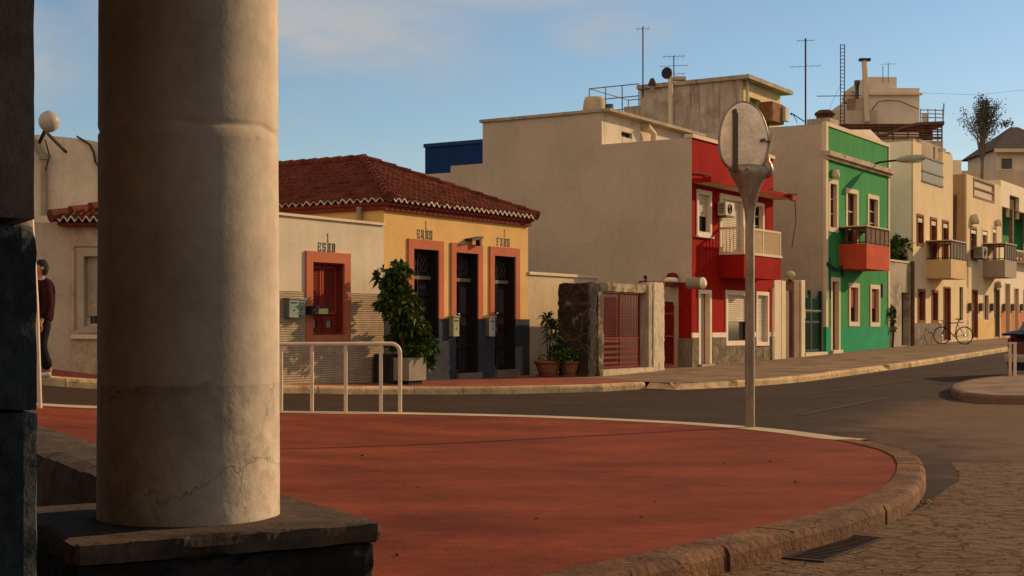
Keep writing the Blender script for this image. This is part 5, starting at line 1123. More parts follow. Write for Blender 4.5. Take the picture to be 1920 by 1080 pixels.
m = MB(); m.extr([(X(62, D2_), 0), (X(330, D2_), 0), (X(330, D2_), ZZ(282, D2_)), (X(196, D2_), ZZ(268, D2_)), (X(150, D2_), ZZ(260, D2_)), (X(90, D2_), ZZ(254, D2_)), (X(62, D2_), ZZ(252, D2_))], D2_, D2_ + 6); m.build('wall', paint('pale_stained_wall', (.62, .5, .36), var=.2, streak=.35), t)
m = MB(); q = X(86, D2_); m.tube([(q, D2_ - .1, ZZ(418, D2_)), (q, D2_ - .1, ZZ(300, D2_)), (q, D2_ - .1, ZZ(292, D2_)), (q - .1, D2_ - .1, ZZ(284, D2_)), (q - .16, D2_ - .1, ZZ(262, D2_))], .06, 10); m.tube([(q, D2_ - .1, ZZ(300, D2_)), (q, D2_ - .1, ZZ(290, D2_))], .09, 10); m.build('drainpipe', pot_s, t)
m = MB(); m.tube([(X(p, D2_), D2_ - .04, ZZ(y, D2_)) for p, y in ((145, 256), (155, 262), (170, 272), (177, 286), (180, 304), (188, 314), (200, 316))], .02, 6); m.build('cable', darkmetal, t)
q, zq_ = X(92, 25), ZZ(228, 25)
t = thing('roof_lantern', 'faceted pale lantern on a curved arm above the plastered building', 'lamp', WF, (q, 25, zq_))
MB().lathe(q, 25, [(.001, zq_ + .2)] + [(.18 * math.sin(a_ * .26), zq_ + .19 * math.cos(a_ * .26)) for a_ in range(1, 12)], 20, True).build('shade', M('opal_shade', (.42, .36, .28), rough=.35), t)
MB().tube([(q - .05, 25, zq_ - .1), (q - .2, 25.1, zq_ - .35), (q - .25, 25.6, zq_ - .1), (q - .3, 26.9, zq_ - .3)], .03, 8).build('arm', darkmetal, t)
MB().tube([(q - .1, 25.1, zq_ - .3), (q - .02, 25.1, zq_ - .6), (q - .1, 25.1, zq_ - .85)], .015, 6).build('cable', darkmetal, t)

# ---------------------------------------------------------------- walking person
pd = 22.2; pX = X(79, pd); pY = pd; gz0 = T(pX, pY); fdir = Vector((-.86, -.5, 0)).normalized(); ldir = Vector((-fdir.y, fdir.x, 0)) * 1.0
PFr = Frame((pX, pY), math.atan2(fdir.y, fdir.x)); S0 = 1.84 / 1.8
pt = thing('person', 'person in a dark maroon jacket and black trousers walking behind the slim pole', 'person', PFr, (0, 0, gz0))
def skin(name, chains, mat, parent, sub=2, root=0):
    """chains: lists of (x forward, y left, z up, rx, ry); the first point of a chain may name an earlier vertex"""
    vs, es, rad = [], [], []
    for ch in chains:
        prev = None
        for p in ch:
            if isinstance(p, int): prev = p; continue
            vs.append((p[0] * S0, p[1] * S0, p[2] * S0)); rad.append((p[3] * S0, (p[4] if len(p) > 4 else p[3]) * S0)); i = len(vs) - 1
            if prev is not None: es.append((prev, i))
            prev = i
    me = bpy.data.meshes.new(name); me.from_pydata(vs, es, []); o = bpy.data.objects.new(name, me); COL.objects.link(o); o.parent = parent; me.materials.append(mat)
    md = o.modifiers.new('skin', 'SKIN'); md.use_smooth_shade = True
    lay = me.skin_vertices[0] if me.skin_vertices else None
    if lay is None: 
        me.attributes.new  # pragma: no cover
    for i, r in enumerate(rad): lay.data[i].radius = r
    lay.data[root].use_root = True
    sm = o.modifiers.new('sub', 'SUBSURF'); sm.levels = sub; sm.render_levels = sub
    ORG[o.name] = ORG[parent.name]; return o
skinm = M('skin_tone', (.5, .26, .15), rough=.6, var=.1)
jack = M('maroon_jacket', (.035, .008, .008), rough=.85, var=.3, scale=6, bump=.5, bs=14); trou = M('black_trousers', (.016, .013, .014), rough=.9, var=.3, scale=6); hairm = M('dark_hair', (.03, .02, .015), rough=.7, bump=.6, bs=60)
def hand(y, x, z, base):
    c = [[base, (x + .01, y, z - .05, .03, .018), (x + .015, y, z - .09, .032, .016)]]
    return c
def has_skin(me): return len(me.skin_vertices) > 0
# body: pelvis is vertex 0
body = [[(0, 0, .93, .12, .1), (0, 0, 1.1, .115, .09), (.0, 0, 1.3, .13, .1), (-.005, 0, 1.44, .1, .08), (.01, 0, 1.51, .052), (.025, 0, 1.57, .055), (.035, 0, 1.64, .082, .07), (.03, 0, 1.72, .088, .074), (.025, 0, 1.775, .055, .05)]]
nb_ = 9
for sgn, (ex, wx) in ((1, (-.03, .05)), (-1, (.05, .16))):
    b = nb_; body.append([3, (0, .17 * sgn, 1.42, .055), (ex * .5, .22 * sgn, 1.28, .045), (ex, .25 * sgn, 1.14, .038), ((ex + wx) / 2, .255 * sgn, 1.02, .033), (wx, .25 * sgn, .89, .024), (wx + .015, .25 * sgn, .83, .034, .018), (wx + .025, .247 * sgn, .795, .03, .015)]); nb_ += 7; hv = nb_ - 1
    for q, (dx, l) in enumerate(((-.028, .065), (-.01, .08), (.01, .085), (.028, .075))): body.append([hv, (wx + .025 + dx, .245 * sgn, .765, .0095), (wx + .03 + dx, .236 * sgn, .765 - l * .5, .009), (wx + .035 + dx, .222 * sgn, .765 - l, .0075)]); nb_ += 3
    body.append([hv - 1, (wx + .055, .235 * sgn, .81, .012), (wx + .07, .225 * sgn, .775, .01), (wx + .072, .22 * sgn, .75, .009)]); nb_ += 3
for sgn, (kx, ax) in ((1, (.06, -.1)), (-1, (.1, .22))):
    body.append([0, (0, .09 * sgn, .88, .085), (kx * .6, .1 * sgn, .68, .07), (kx, .1 * sgn, .5, .052), ((kx + ax) / 2, .1 * sgn, .3, .045), (ax, .1 * sgn, .1, .034), (ax + .03, .1 * sgn, .05, .035), (ax + .13, .11 * sgn, .035, .03)]); nb_ += 7
try:
    skin('body', body, skinm, pt)
    skin('jacket', [[(0, 0, .8, .18, .2), (0, 0, .98, .185, .2), (-.02, 0, 1.18, .19, .205), (-.03, 0, 1.34, .175, .19), (-.015, 0, 1.46, .11, .13), (.0, 0, 1.53, .07)], [3, (-.01, .19, 1.42, .1), (-.03, .26, 1.28, .092), (-.035, .295, 1.14, .082), (.0, .29, 1.02, .074), (.045, .265, .9, .05)], [3, (0, -.17, 1.42, .085), (.02, -.235, 1.28, .075), (.05, -.27, 1.14, .066), (.1, -.275, 1.02, .06), (.155, -.262, .9, .045)]], jack, pt)
    skin('trousers', [[(0, 0, .95, .12, .13), (0, 0, .86, .13, .14)], [1, (.0, .09, .78, .13), (.05, .1, .6, .12), (.055, .105, .44, .11), (-.02, .105, .26, .1), (-.08, .105, .12, .085)], [1, (.02, -.09, .78, .13), (.07, -.1, .6, .12), (.11, -.105, .44, .11), (.15, -.105, .26, .1), (.19, -.105, .12, .085)]], trou, pt)
    skin('shoe', [[(-.12, .105, .06, .05), (-.03, .108, .045, .048), (.07, .112, .038, .04)]], M('pale_shoe', (.5, .45, .4)), pt); skin('shoe', [[(.19, -.105, .06, .05), (.28, -.108, .045, .048), (.38, -.112, .038, .04)]], M('pale_shoe', (.5, .45, .4)), pt)
except Exception as e: print('SKIN', e)
m = MB()
def local(m_, name, mat, par):
    me = bpy.data.meshes.new(name); me.from_pydata(m_.v, [], m_.f); me.polygons.foreach_set('use_smooth', [True] * len(me.polygons)); me.materials.append(mat); o = bpy.data.objects.new(name, me); COL.objects.link(o); o.parent = par; ORG[o.name] = ORG[par.name]; return o
m.lathe(0, 0, [(.001, 1.845), (.05, 1.84), (.085, 1.81), (.105, 1.76), (.108, 1.7), (.1, 1.65), (.08, 1.6)], 20)
m.v = [(x * (1.02 if x < 0 else .92) + .01 - max(0, x) * max(0, (1.77 - z)) * 9 * .9, y * .86, z + .012 * mn.noise(Vector((x * 20, y * 20, z * 20)))) for x, y, z in m.v]; local(m, 'hair', hairm, pt)
m = MB(); m.lathe(0, 0, [(.001, 0), (.013, .012), (.018, .03), (.01, .055), (.001, .06)], 8); m.v = [(x + .118, y, z + 1.665) for x, y, z in m.v]; local(m, 'nose', skinm, pt)
for s_ in (1, -1):
    m = MB(); m.lathe(0, 0, [(.001, -.009), (.011, 0), (.001, .009)], 8); m.v = [(x + .1, y + .032 * s_, z + 1.72) for x, y, z in m.v]; local(m, 'eye', blackp, pt)
    m = MB(); m.lathe(0, 0, [(.001, -.03), (.012, -.01), (.016, .015), (.001, .03)], 8); m.v = [(x * 1.5 + .02, y + .09 * s_, z + 1.7) for x, y, z in m.v]; local(m, 'ear', skinm, pt)
m = MB(); m.box(.105, .115, -.025, .025, 1.628, 1.638); local(m, 'mouth', M('lip', (.3, .1, .08)), pt)

# ---------------------------------------------------------------- bicycle
bu, bv = U(1787, -.85), -.85; bz_ = TS(bu, bv); BF = Frame(W(bu, bv), ST.a - R(98)); rad_ = .335
bt = thing('bicycle', 'black bicycle with dropped handlebar parked against the cream house', 'bicycle', BF, (0, 0, bz_))
tyre = M('tyre_rubber', (.02, .018, .016)); bfm = M('bike_frame', (.04, .035, .03), rough=.3, metal=.3)
for wx in (-.46, .46):
    w = MB(); w.tube([(wx + rad_ * math.cos(a * math.pi / 16), 0, bz_ + rad_ + rad_ * math.sin(a * math.pi / 16)) for a in range(33)], .022, 8, False); w = w.build('wheel', tyre, bt)
    m = MB()
    for a in range(14): m.tube([(wx, 0, bz_ + rad_), (wx + rad_ * math.cos(a * math.pi / 7), 0, bz_ + rad_ + rad_ * math.sin(a * math.pi / 7))], .003, 4)
    m.tube([(wx, -.04, bz_ + rad_), (wx, .04, bz_ + rad_)], .025, 8); m.build('spokes', M('chrome', (.6, .6, .6)), w)
P = {k: Vector((x, 0, bz_ + z)) for k, (x, z) in dict(rw=(.46, .335), fw=(-.46, .335), bb=(.06, .29), st=(.19, .83), ht=(-.3, .82), hb=(-.33, .68)).items()}
m = MB()
for a, b in (('bb', 'st'), ('st', 'ht'), ('bb', 'hb'), ('hb', 'ht')): m.tube([P[a], P[b]], .02, 8)
for y in (-.045, .045):
    m.tube([P['bb'] + Vector((0, y * .6, 0)), P['rw'] + Vector((0, y, 0))], .011, 6); m.tube([P['st'] + Vector((0, y * .3, -.05)), P['rw'] + Vector((0, y, 0))], .01, 6); m.tube([P['hb'] + Vector((0, y * .8, 0)), P['fw'] + Vector((0, y, 0))], .013, 6)
m.build('frame', bfm, bt)
m = MB(); m.tube([P['st'], P['st'] + Vector((.03, 0, .14))], .014, 6); m.build('seat_post', M('chrome', (.6, .6, .6)), bt)
m = MB(); c = P['st'] + Vector((.03, 0, .16)); m.add([c + Vector(q) for q in ((-.15, -.02, 0), (-.15, .02, 0), (.0, .05, .01), (.13, .08, .015), (.13, -.08, .015), (0, -.05, .01), (-.13, 0, -.03), (.12, 0, -.04))], [(0, 5, 2, 1), (5, 4, 3, 2), (0, 1, 6), (1, 2, 6), (2, 3, 7), (3, 4, 7), (4, 5, 7), (5, 0, 6), (2, 7, 6), (5, 6, 7)]); m.build('saddle', blackp, bt)
m = MB(); h = P['ht'] + Vector((-.02, 0, .07)); m.tube([P['ht'], h, h + Vector((-.08, 0, .03))], .014, 6)
m.tube([h + Vector((-.2, -.22, -.1)), h + Vector((-.13, -.22, -.14)), h + Vector((-.22, -.22, 0)), h + Vector((-.08, -.2, .03)), h + Vector((-.08, .2, .03)), h + Vector((-.22, .22, 0)), h + Vector((-.13, .22, -.14)), h + Vector((-.2, .22, -.1))], .012, 6); m.build('handlebar', blackp, bt)
m = MB(); m.tube([P['bb'] + Vector((.1 * math.cos(a * .524), .03, .1 * math.sin(a * .524))) for a in range(13)], .006, 5, False); m.tube([P['bb'] + Vector((.1, .05, -.13)), P['bb'], P['bb'] + Vector((-.1, -.05, .13))], .01, 6); m.tube([P['bb'] + Vector((0, .03, .1)), P['rw'] + Vector((0, .03, .04))], .004, 4); m.tube([P['bb'] + Vector((0, .03, -.1)), P['rw'] + Vector((0, .03, -.04))], .004, 4); m.build('crankset', darkmetal, bt)

# ---------------------------------------------------------------- car and guard post on the island
cy = 35.6; cx_ = X(1926, cy); cz0 = T(cx_, cy) - .14; CF = Frame((cx_, cy), R(12))
ct_ = thing('car', 'dark maroon hatchback with a rear spoiler parked beyond the traffic island', 'car', CF, (0, 0, cz0))
maroon = M('maroon_car_paint', (.09, .012, .01), rough=.25, var=.1, bump=.02, spec=.6)
hwid = .84
def carx(m_, pl, y0, y1, taper=.0):
    n = len(pl); vs = [(x, y0 + taper * max(0, z - .9), cz0 + z) for x, z in pl] + [(x, y1 - taper * max(0, z - .9), cz0 + z) for x, z in pl]
    return m_.add(vs, [tuple(range(n)), tuple(range(2 * n - 1, n - 1, -1))] + [((i + 1) % n, i, n + i, n + (i + 1) % n) for i in range(n)])
def arch(cx__, r=.34, n=8): return [(cx__ + r * math.cos(math.pi * (1 - i / n)), .3 + r * math.sin(math.pi * (1 - i / n))) for i in range(n + 1)]
low = [(.02, .3)] + arch(.72) + arch(3.12) + [(3.8, .3), (3.86, .55), (3.75, .78), (2.9, .95), (.06, 1.0), (0, .85)]
carx(MB(), low, -hwid, hwid).build('body', maroon, ct_)
cab_ = [(.1, .99), (.28, 1.3), (.6, 1.42), (1.7, 1.43), (2.85, .96)]
carx(MB(), cab_, -hwid + .04, hwid - .04, .35).build('windows', M('car_glass', (.12, .16, .2), rough=.08, spec=.8), ct_)
carx(MB(), [(.26, 1.31), (.6, 1.425), (1.7, 1.435), (1.8, 1.44), (.58, 1.47), (.24, 1.34)], -hwid + .2, hwid - .2).build('roof', maroon, ct_)
sp = MB(); carx(sp, [(-.22, 1.0), (.12, 1.08), (.4, 1.1), (.4, 1.14), (.1, 1.13), (-.24, 1.05)], -.78, .78); sp.build('spoiler', M('black_spoiler', (.015, .013, .013), rough=.4), ct_)
b = MB(); carx(b, [(-.1, .34), (.34, .34), (.34, .52), (-.1, .54), (-.12, .46)], -hwid - .02, hwid + .02); b.build('bumper', M('pale_bumper', (.45, .36, .26), rough=.5), ct_)
b = MB(); carx(b, [(-.02, .12), (.34, .12), (.34, .335), (-.05, .335)], -hwid, hwid); b.build('lower_panel', M('dark_blue_panel', (.02, .035, .05), rough=.4), ct_)
for s_ in (-1, 1):
    MB().box(-.025, .14, s_ * .76 - .09, s_ * .76 + .09, cz0 + .66, cz0 + .93).build('tail_light', M('tail_lamp', (.35, .015, .01), rough=.2), ct_)
    MB().box(3.72, 3.84, s_ * .66 - .14, s_ * .66 + .14, cz0 + .62, cz0 + .74).build('headlight', M('lamp_lens', (.6, .55, .42)), ct_)
    for wx in (.72, 3.12):
        w = MB(); y = s_ * .76; w.tube([(wx, y - .1, cz0 + .3), (wx, y + .1, cz0 + .3)], .3, 24); w = w.build('wheel', tyre, ct_)
        m = MB(); m.tube([(wx, y + s_ * .1, cz0 + .3), (wx, y + s_ * .112, cz0 + .3)], .19, 16); m.build('rim', M('chrome', (.6, .6, .6)), w)
gxy = gp(1898, 705); gz2 = T(*gxy); hh = 60 * gxy[1] / F
gt2 = thing('guard_rail', 'short double cream guard post on the tip of the traffic island', 'bollard', WF, (gxy[0], gxy[1], gz2))
for dx in (-.05, .06): MB().tube([(gxy[0] + dx, gxy[1], gz2 - .05), (gxy[0] + dx, gxy[1], gz2 + hh)], .035, 10).build('post', rail_m, gt2)
MB().box(gxy[0] - .09, gxy[0] + .1, gxy[1] - .03, gxy[1] + .03, gz2 + hh, gz2 + hh + .04).build('cap', rail_m, gt2)

# ---------------------------------------------------------------- roofs, tanks, aerials behind the row
# blue building
bU = 9.0; va, vb_ = V(797, bU), V(915, bU); t = thing('blue_building', 'flat dark blue building rising behind the tiled roof', 'building', ST, (bU, va, TS(bU, va)))
zt_b = Z(bU, va, 277); MB().box(bU, bU + 9, vb_ - 2, va, -.3, zt_b).build('wall', paint('dark_blue_wall', (.012, .035, .12), var=.12), t); MB().box(bU - .04, bU + 9, vb_ - 2, va + .04, zt_b + .002, zt_b + .12).build('roof_edge', M('dark_blue_edge', (.02, .05, .14)), t)
q = 8.6; m = MB(); m.tube([(q, V(806, q), Z(q, V(806, q), 336)), (q, V(846, q), Z(q, V(846, q), 331))], .1, 10); m.build('rolled_awning', white, fr=ST, org=(q, V(806, q), 5), label='rolled pale awning tube at the foot of the dark blue building', cat='awning')
m = MB(); e = (V(800, q), V(842, q))
m.box(ru + .3, 9.0, e[1] - 2, e[0] + .2, -.3, Z(q, e[1], 345)); m.build('rear_annex', beige, fr=ST, org=(8, e[0], 0), label='low beige rear wing below the rolled awning', cat='building')
# weathered upper house
wU = gu + .01; w0, w1 = V(1388, wU), V(1200, wU); zw = Z(wU, w0, 149); uE = U(1463, w0)
t = thing('weathered_upper_house', 'stained concrete roof storey with a cream front and a projecting flat roof', 'roof storey', ST, (wU, w0, 8))
fr_open = (U(1405, w0), U(1426, w0), 7.9, Z(U(1405, w0), w0, 181))
m = MB(); m.poly((wU, w0, 5.5), (wU, w1, 5.5), (wU, w1, zw), (wU, w0, zw)); m.poly((wU, w1, 5.5), (wU + 6, w1, 5.5), (wU + 6, w1, zw), (wU, w1, zw)); m.build('side_wall', paint('stained_concrete', (.5, .4, .29), var=.3, streak=1.0, sc2=(.12, .09, .065), blot=((.22, .165, .11), 1.4), thr=(.5, .72)), t)
m = MB(); m.slab(wU, uE, 7.5, zw, w0, w0 + .25, [fr_open], edge=False); m.poly((uE, w0, 7.5), (uE, w1, 7.5), (uE, w1, zw), (uE, w0, zw)); m.build('front_wall', cream, t)
MB().box(fr_open[0], fr_open[1], w0 + .2, w0 + .24, fr_open[2], fr_open[3]).build('door', M('olive_door', (.28, .27, .12)), t)
MB().box(wU - .08, uE + .35, w0 - .35, w1 + .1, zw + .0, zw + .14).build('roof_slab', stained, t)
q = U(1401, w0 - .1); MB().tube([(q, w0 - .1, 7.9), (q, w0 - .1, zw)], .06, 8).build('drainpipe', creamtrim, t)
a = U(1438, w0 - .3); m = MB(); m.bbox(a, a + 1.1, w0 - .5, w0 - .02, Z(a, w0 - .3, 228), Z(a, w0 - .3, 190), .03); m.build('cabinet', M('rusty_cabinet', (.3, .13, .07), var=.5, scale=4), t); m = MB(); m.bbox(a + .9, a + 1.25, w0 - .62, w0 - .5, Z(a, w0 - .3, 222), Z(a, w0 - .3, 194), .02); m.build('cabinet_panel', plasterw, t)
# low deck block, railing, tank
w2_ = V(1140, wU); t = thing('roof_deck', 'low weathered roof deck with thin pipe railings beside the stained roof storey', 'roof deck', ST, (wU, w2_, 8))
zd_ = Z(wU, w1, 198); MB().box(wU + .05, wU + 5, w1 + .01, w2_ + 2.2, 5, zd_ - .5).build('wall', stained, t); MB().box(wU - .02, wU + .5, w1 + .01, V(1170, wU), zd_ - .5, zd_ - .0).build('parapet', stained, t)
v_a, v_b = V(1105, wU), V(1198, wU); zr0, zr1 = zd_ - .5, Z(wU, v_b, 157); m = MB()
for du in (0, 3.0):
    for i in range(4): q = v_b + (v_a - v_b) * i / 3; m.tube([(wU + du, q, zr0), (wU + du, q, zr1)], .022, 5)
    for k in (0, .33, .66): m.tube([(wU + du, v_b, zr1 - (zr1 - zr0) * k), (wU + du, v_a, zr1 - (zr1 - zr0) * k)], .02, 5)
for k in (0, .5): m.tube([(wU, v_a, zr1 - (zr1 - zr0) * k), (wU + 3, v_a, zr1 - (zr1 - zr0) * k)], .02, 5)
m.build('railing', M('thin_grey_pipe', (.2, .2, .2), rough=.5), t)
def solo(name, m_, mat, org, label, cat, fr=ST, **k): return m_.build(name, mat, fr=fr, org=org, label=label, cat=cat, **k)
tu = ru + 1.6; tv = V(1114, tu); tz = zpent + .08; t = thing('water_tank', 'pale tapered water tank on the flat roof of the beige building', 'water tank', ST, (tu, tv, tz))
MB().lathe(tu, tv, [(.36, tz), (.3, tz + .5), (.26, tz + .62), (.001, tz + .64)], 16).build('tank', concrete, t); MB().lathe(tu + .35, tv - .3, [(.12, tz), (.12, tz + .45), (.001, tz + .46)], 10).build('barrel', M('teal_plastic', (.03, .13, .12)), t)
def aerial(px_, ptop, pbot, D, label, arms, r=.02, group='roof aerials'):
    x = X(px_, D); z0, z1 = ZZ(pbot, D), ZZ(ptop, D); t = thing('aerial', label, 'aerial', WF, (x, D, z0), group)
    MB().tube([(x, D, z0 - .4), (x, D, z1)], r, 6).build('mast', darkmetal, t); m = MB()
    for k, (f, l, n) in enumerate(arms):
        z = z0 + (z1 - z0) * f; MB().tube([(x - l / 2, D - .05, z - .02 * l), (x + l / 2, D + .05, z + .04 * l)], .008, 4).build('boom', darkmetal, t)
        for i in range(n): q = x - l / 2 + l * (i + .5) / n; MB().tube([(q, D - .35, z + .02), (q, D + .35, z - .02)], .004, 4).build('element', darkmetal, t)
    return t
aerial(1205.5, 50, 160, 49, 'tallest thin aerial mast left of the stained roof storey', [(.96, .5, 3)], .025)
aerial(1263.5, 104, 148, 49.5, 'aerial with crossed booms above the stained roof storey', [(.95, .8, 5), (.55, 1.0, 0), (.2, .8, 5)], .02)
aerial(1510.5, 72, 215, 54, 'kinked aerial mast between the two roof storeys', [(.97, .7, 4), (.63, 1.2, 5)], .035)
aerial(1655.5, 124, 143, 84, 'short left rod of the pair on the topmost block', [], .02); aerial(1665.5, 118, 143, 84, 'small right aerial of the pair on the topmost block', [(.9, .9, 4)], .02)
x, D = X(1223, 48.5), 48.5; z = ZZ(160, D); t = thing('roof_vent', 'small dark conical vent cap on the stained roof storey', 'vent', WF, (x, D, z)); MB().lathe(x, D, [(.07, z - .2), (.07, z + .02)], 8).build('pipe', stained, t); MB().lathe(x, D, [(.15, z), (.13, z + .08), (.06, z + .24), (.001, z + .25)], 12).build('cap', M('dark_vent', (.07, .05, .04)), t)
D = 46.5; x = X(1257, D); t = thing('vent_pipe', 'tall pale vent pipe with a dark round cowl beside the stained wall', 'pipe', WF, (x, D, ZZ(255, D))); MB().tube([(x, D, ZZ(265, D)), (x, D, ZZ(136, D))], .075, 10).build('pipe', creamtrim, t)
m = MB(); m.tube([(x - .12, D - .08, ZZ(137, D)), (x - .12, D + .08, ZZ(137, D))], .17, 12); m.v = [(a_, b_, ZZ(137, D) + (c_ - ZZ(137, D)) * 1.1) for a_, b_, c_ in m.v]; m.build('cowl', darkmetal, t); MB().box(x + .1, x + .5, D - .1, D + .2, ZZ(150, D), ZZ(144, D)).build('bracket', concrete, t)
# chimney and small things on the green house roof
cu_ = gu + .7; cv = V(1537, cu_); z = gt_; t = thing('chimney', 'squat chimney with a dark rounded cowl on the green house roof', 'chimney', ST, (cu_, cv, z)); MB().bbox(cu_, cu_ + .9, cv - .35, cv + .45, z - .1, z + .28, .02).build('stack', stained, t)
MB().lathe(cu_ + .35, cv - .05, [(.28, z + .28), (.28, z + .42), (.34, z + .42), (.33, z + .5), (.2, z + .58), (.001, z + .6)], 14).build('cowl', rust, t)
D = 48; x0, x1 = X(1484, D), X(1500, D); t = thing('dish_arm', 'small dark dish arm on a tripod at the roof edge of the green house', 'aerial', WF, (x0, D, ZZ(226, D)), 'roof aerials'); MB().tube([(x0 + .05, D, ZZ(214, D)), (x1 + .15, D, ZZ(228, D))], .02, 5).build('arm', darkmetal, t); MB().tube([(x0 + .05, D, ZZ(214, D)), (x0 + .2, D, ZZ(230, D))], .015, 5).build('leg', darkmetal, t); MB().lathe(x0, D, [(.001, ZZ(216, D)), (.07, ZZ(214, D)), (.001, ZZ(211, D))], 8).build('head', blackp, t)
# lattice mast
D = 60; xa, xb = X(1576, D), X(1583.5, D); z0, z1 = ZZ(240, D), ZZ(83, D); t = thing('lattice_mast', 'tall ladder-like lattice mast with guy bars behind the green parapet', 'mast', WF, (xa, D, z0)); m = MB()
for x in (xa, xb): m.tube([(x, D, z0 - .6), (x, D, z1)], .022, 5)
for i in range(24): z = z0 + (z1 - z0) * i / 23.2; m.tube([(xa, D, z), (xb, D, z)], .014, 4)
m.build('ladder', darkmetal, t)
for f, l in ((.38, 1.0), (.02, .8)): z = z0 + (z1 - z0) * f; MB().tube([(xa - l, D, z), (xb + l * .7, D, z + .02)], .018, 5).build('crossbar', darkmetal, t)
for f in (.38,): z = z0 + (z1 - z0) * f; MB().tube([(xa - .8, D, z0 + .1), (xa, D, z + .5)], .006, 4).build('guy_wire', darkmetal, t)
# white tower block with terrace
D = 84; tw = paint('off_white_wall', (.72, .6, .45), var=.08)  # even off-white wall colour for the far roof blocks
t = thing('tower_block', 'stepped pale roof block with a ledge, highest in the photo', 'building', WF, (X(1660, D), D, 8))
m = MB(); m.box(X(1622, D), X(1724, D), D, D + 6, 5, ZZ(165, D)); m.build('main_block', tw, t); MB().box(X(1625, D), X(1684, D), D + .3, D + 5, ZZ(165, D) + .003, ZZ(142.5, D)).build('upper_block', tw, t)
MB().box(X(1622, D) - .05, X(1728, D), D - .2, D - .002, ZZ(179, D), ZZ(175, D)).build('ledge', creamtrim, t)
MB().box(X(1597, D), X(1621.8, D), D + .4, D + 5, 5, ZZ(181, D)).build('side_block', tw, t); MB().box(X(1540, D), X(1640, D), D - .6, D - .3, 5, ZZ(210, D)).build('parapet', beige, t)
m = MB(); m.box(X(1590, D), X(1602, D), D - .2, D + .3, ZZ(212, D), ZZ(186, D)); m.build('brown_box', M('brown_box', (.3, .18, .11)), t)
x = X(1617.5, D); MB().tube([(x + .08, D - .8, ZZ(232, D)), (x - .1, D - .8, ZZ(119, D))], .16, 10).build('flue', creamtrim, t); MB().box(x - .4, x + .25, D - .95, D - .6, ZZ(119, D), ZZ(114.5, D)).build('flue_cap', darkmetal, t)
x = X(1607, D); MB().lathe(x, D, [(.1, ZZ(185, D)), (.12, ZZ(160, D)), (.17, ZZ(159, D)), (.17, ZZ(151, D)), (.001, ZZ(150, D))], 12).build('capped_flue', M('grey_vent', (.1, .1, .09)), t); MB().lathe(X(1597, D), D + .6, [(.4, ZZ(190, D)), (.42, ZZ(180, D)), (.3, ZZ(168, D)), (.001, ZZ(166, D))], 14).build('tank', concrete, t)
m = MB(); m.tube([(X(p, D), D - .3, ZZ(y, D)) for p, y in ((1624, 232), (1634, 205), (1645, 192), (1660, 190), (1685, 191), (1700, 198), (1720, 206))], .03, 5); m.build('cable', rust, t)
t = thing('scaffold_terrace', 'rusty pipe terrace full of horizontal rails below the tower block', 'terrace', WF, (X(1660, D), D - 3, 7)); D = 80
MB().box(X(1636, D), X(1768, D), D, D + 5, 4, ZZ(264, D)).build('wall', stained, t); MB().box(X(1560, D), X(1770, D), D, D + 3, ZZ(235, D), ZZ(232, D)).build('deck', rust, t)
m = MB()
for y in (239, 243, 248, 253, 258, 261): m.tube([(X(1562, D), D - .05, ZZ(y, D)), (X(1660, D), D - .08, ZZ(y + rnd.uniform(-1, 1), D)), (X(1766, D), D - .05, ZZ(y + rnd.uniform(-1, 1), D))], .045, 6)
m.build('rails', rust, t); m = MB()
for p in (1562, 1590, 1618, 1646, 1674, 1702, 1730, 1758, 1766): m.tube([(X(p, D), D - .02, ZZ(264, D)), (X(p, D), D - .02, ZZ(232, D))], .04, 6)
m.build('uprights', rust, t)
m = MB(); m.tube([(X(1600, D), D - .2, ZZ(256, D)), (X(1660, D), D - .2, ZZ(254, D)), (X(1690, D), D - .2, ZZ(240, D)), (X(1720, D), D - .2, ZZ(233, D)), (X(1768, D), D - .2, ZZ(231, D))], .1, 6); m.build('rolled_net', M('brown_net', (.13, .07, .045)), t)
m = MB(); m.box(X(1726, D), X(1752, D), D + .3, D + .34, ZZ(262, D), ZZ(238, D)); m.build('screen', M('woven_screen', (.16, .11, .07), ribs=(6, 'X', .5)), t)
m = MB()
for y in (206, 213, 220): m.tube([(X(1726, D), D, ZZ(y, D)), (X(1768, D), D, ZZ(y + 1, D))], .03, 5)
for p in (1726, 1740, 1754, 1768): m.tube([(X(p, D), D, ZZ(232, D)), (X(p, D), D, ZZ(204, D))], .03, 5)
m.tube([(X(1768, D), D, ZZ(232, D)), (X(1770, D), D, ZZ(194, D))], .04, 5); m.build('upper_railing', M('grey_rail', (.25, .23, .19)), t); MB().box(X(1738, D), X(1746, D), D + .5, D + 1, ZZ(232, D), ZZ(210, D)).build('white_panel', white, t)
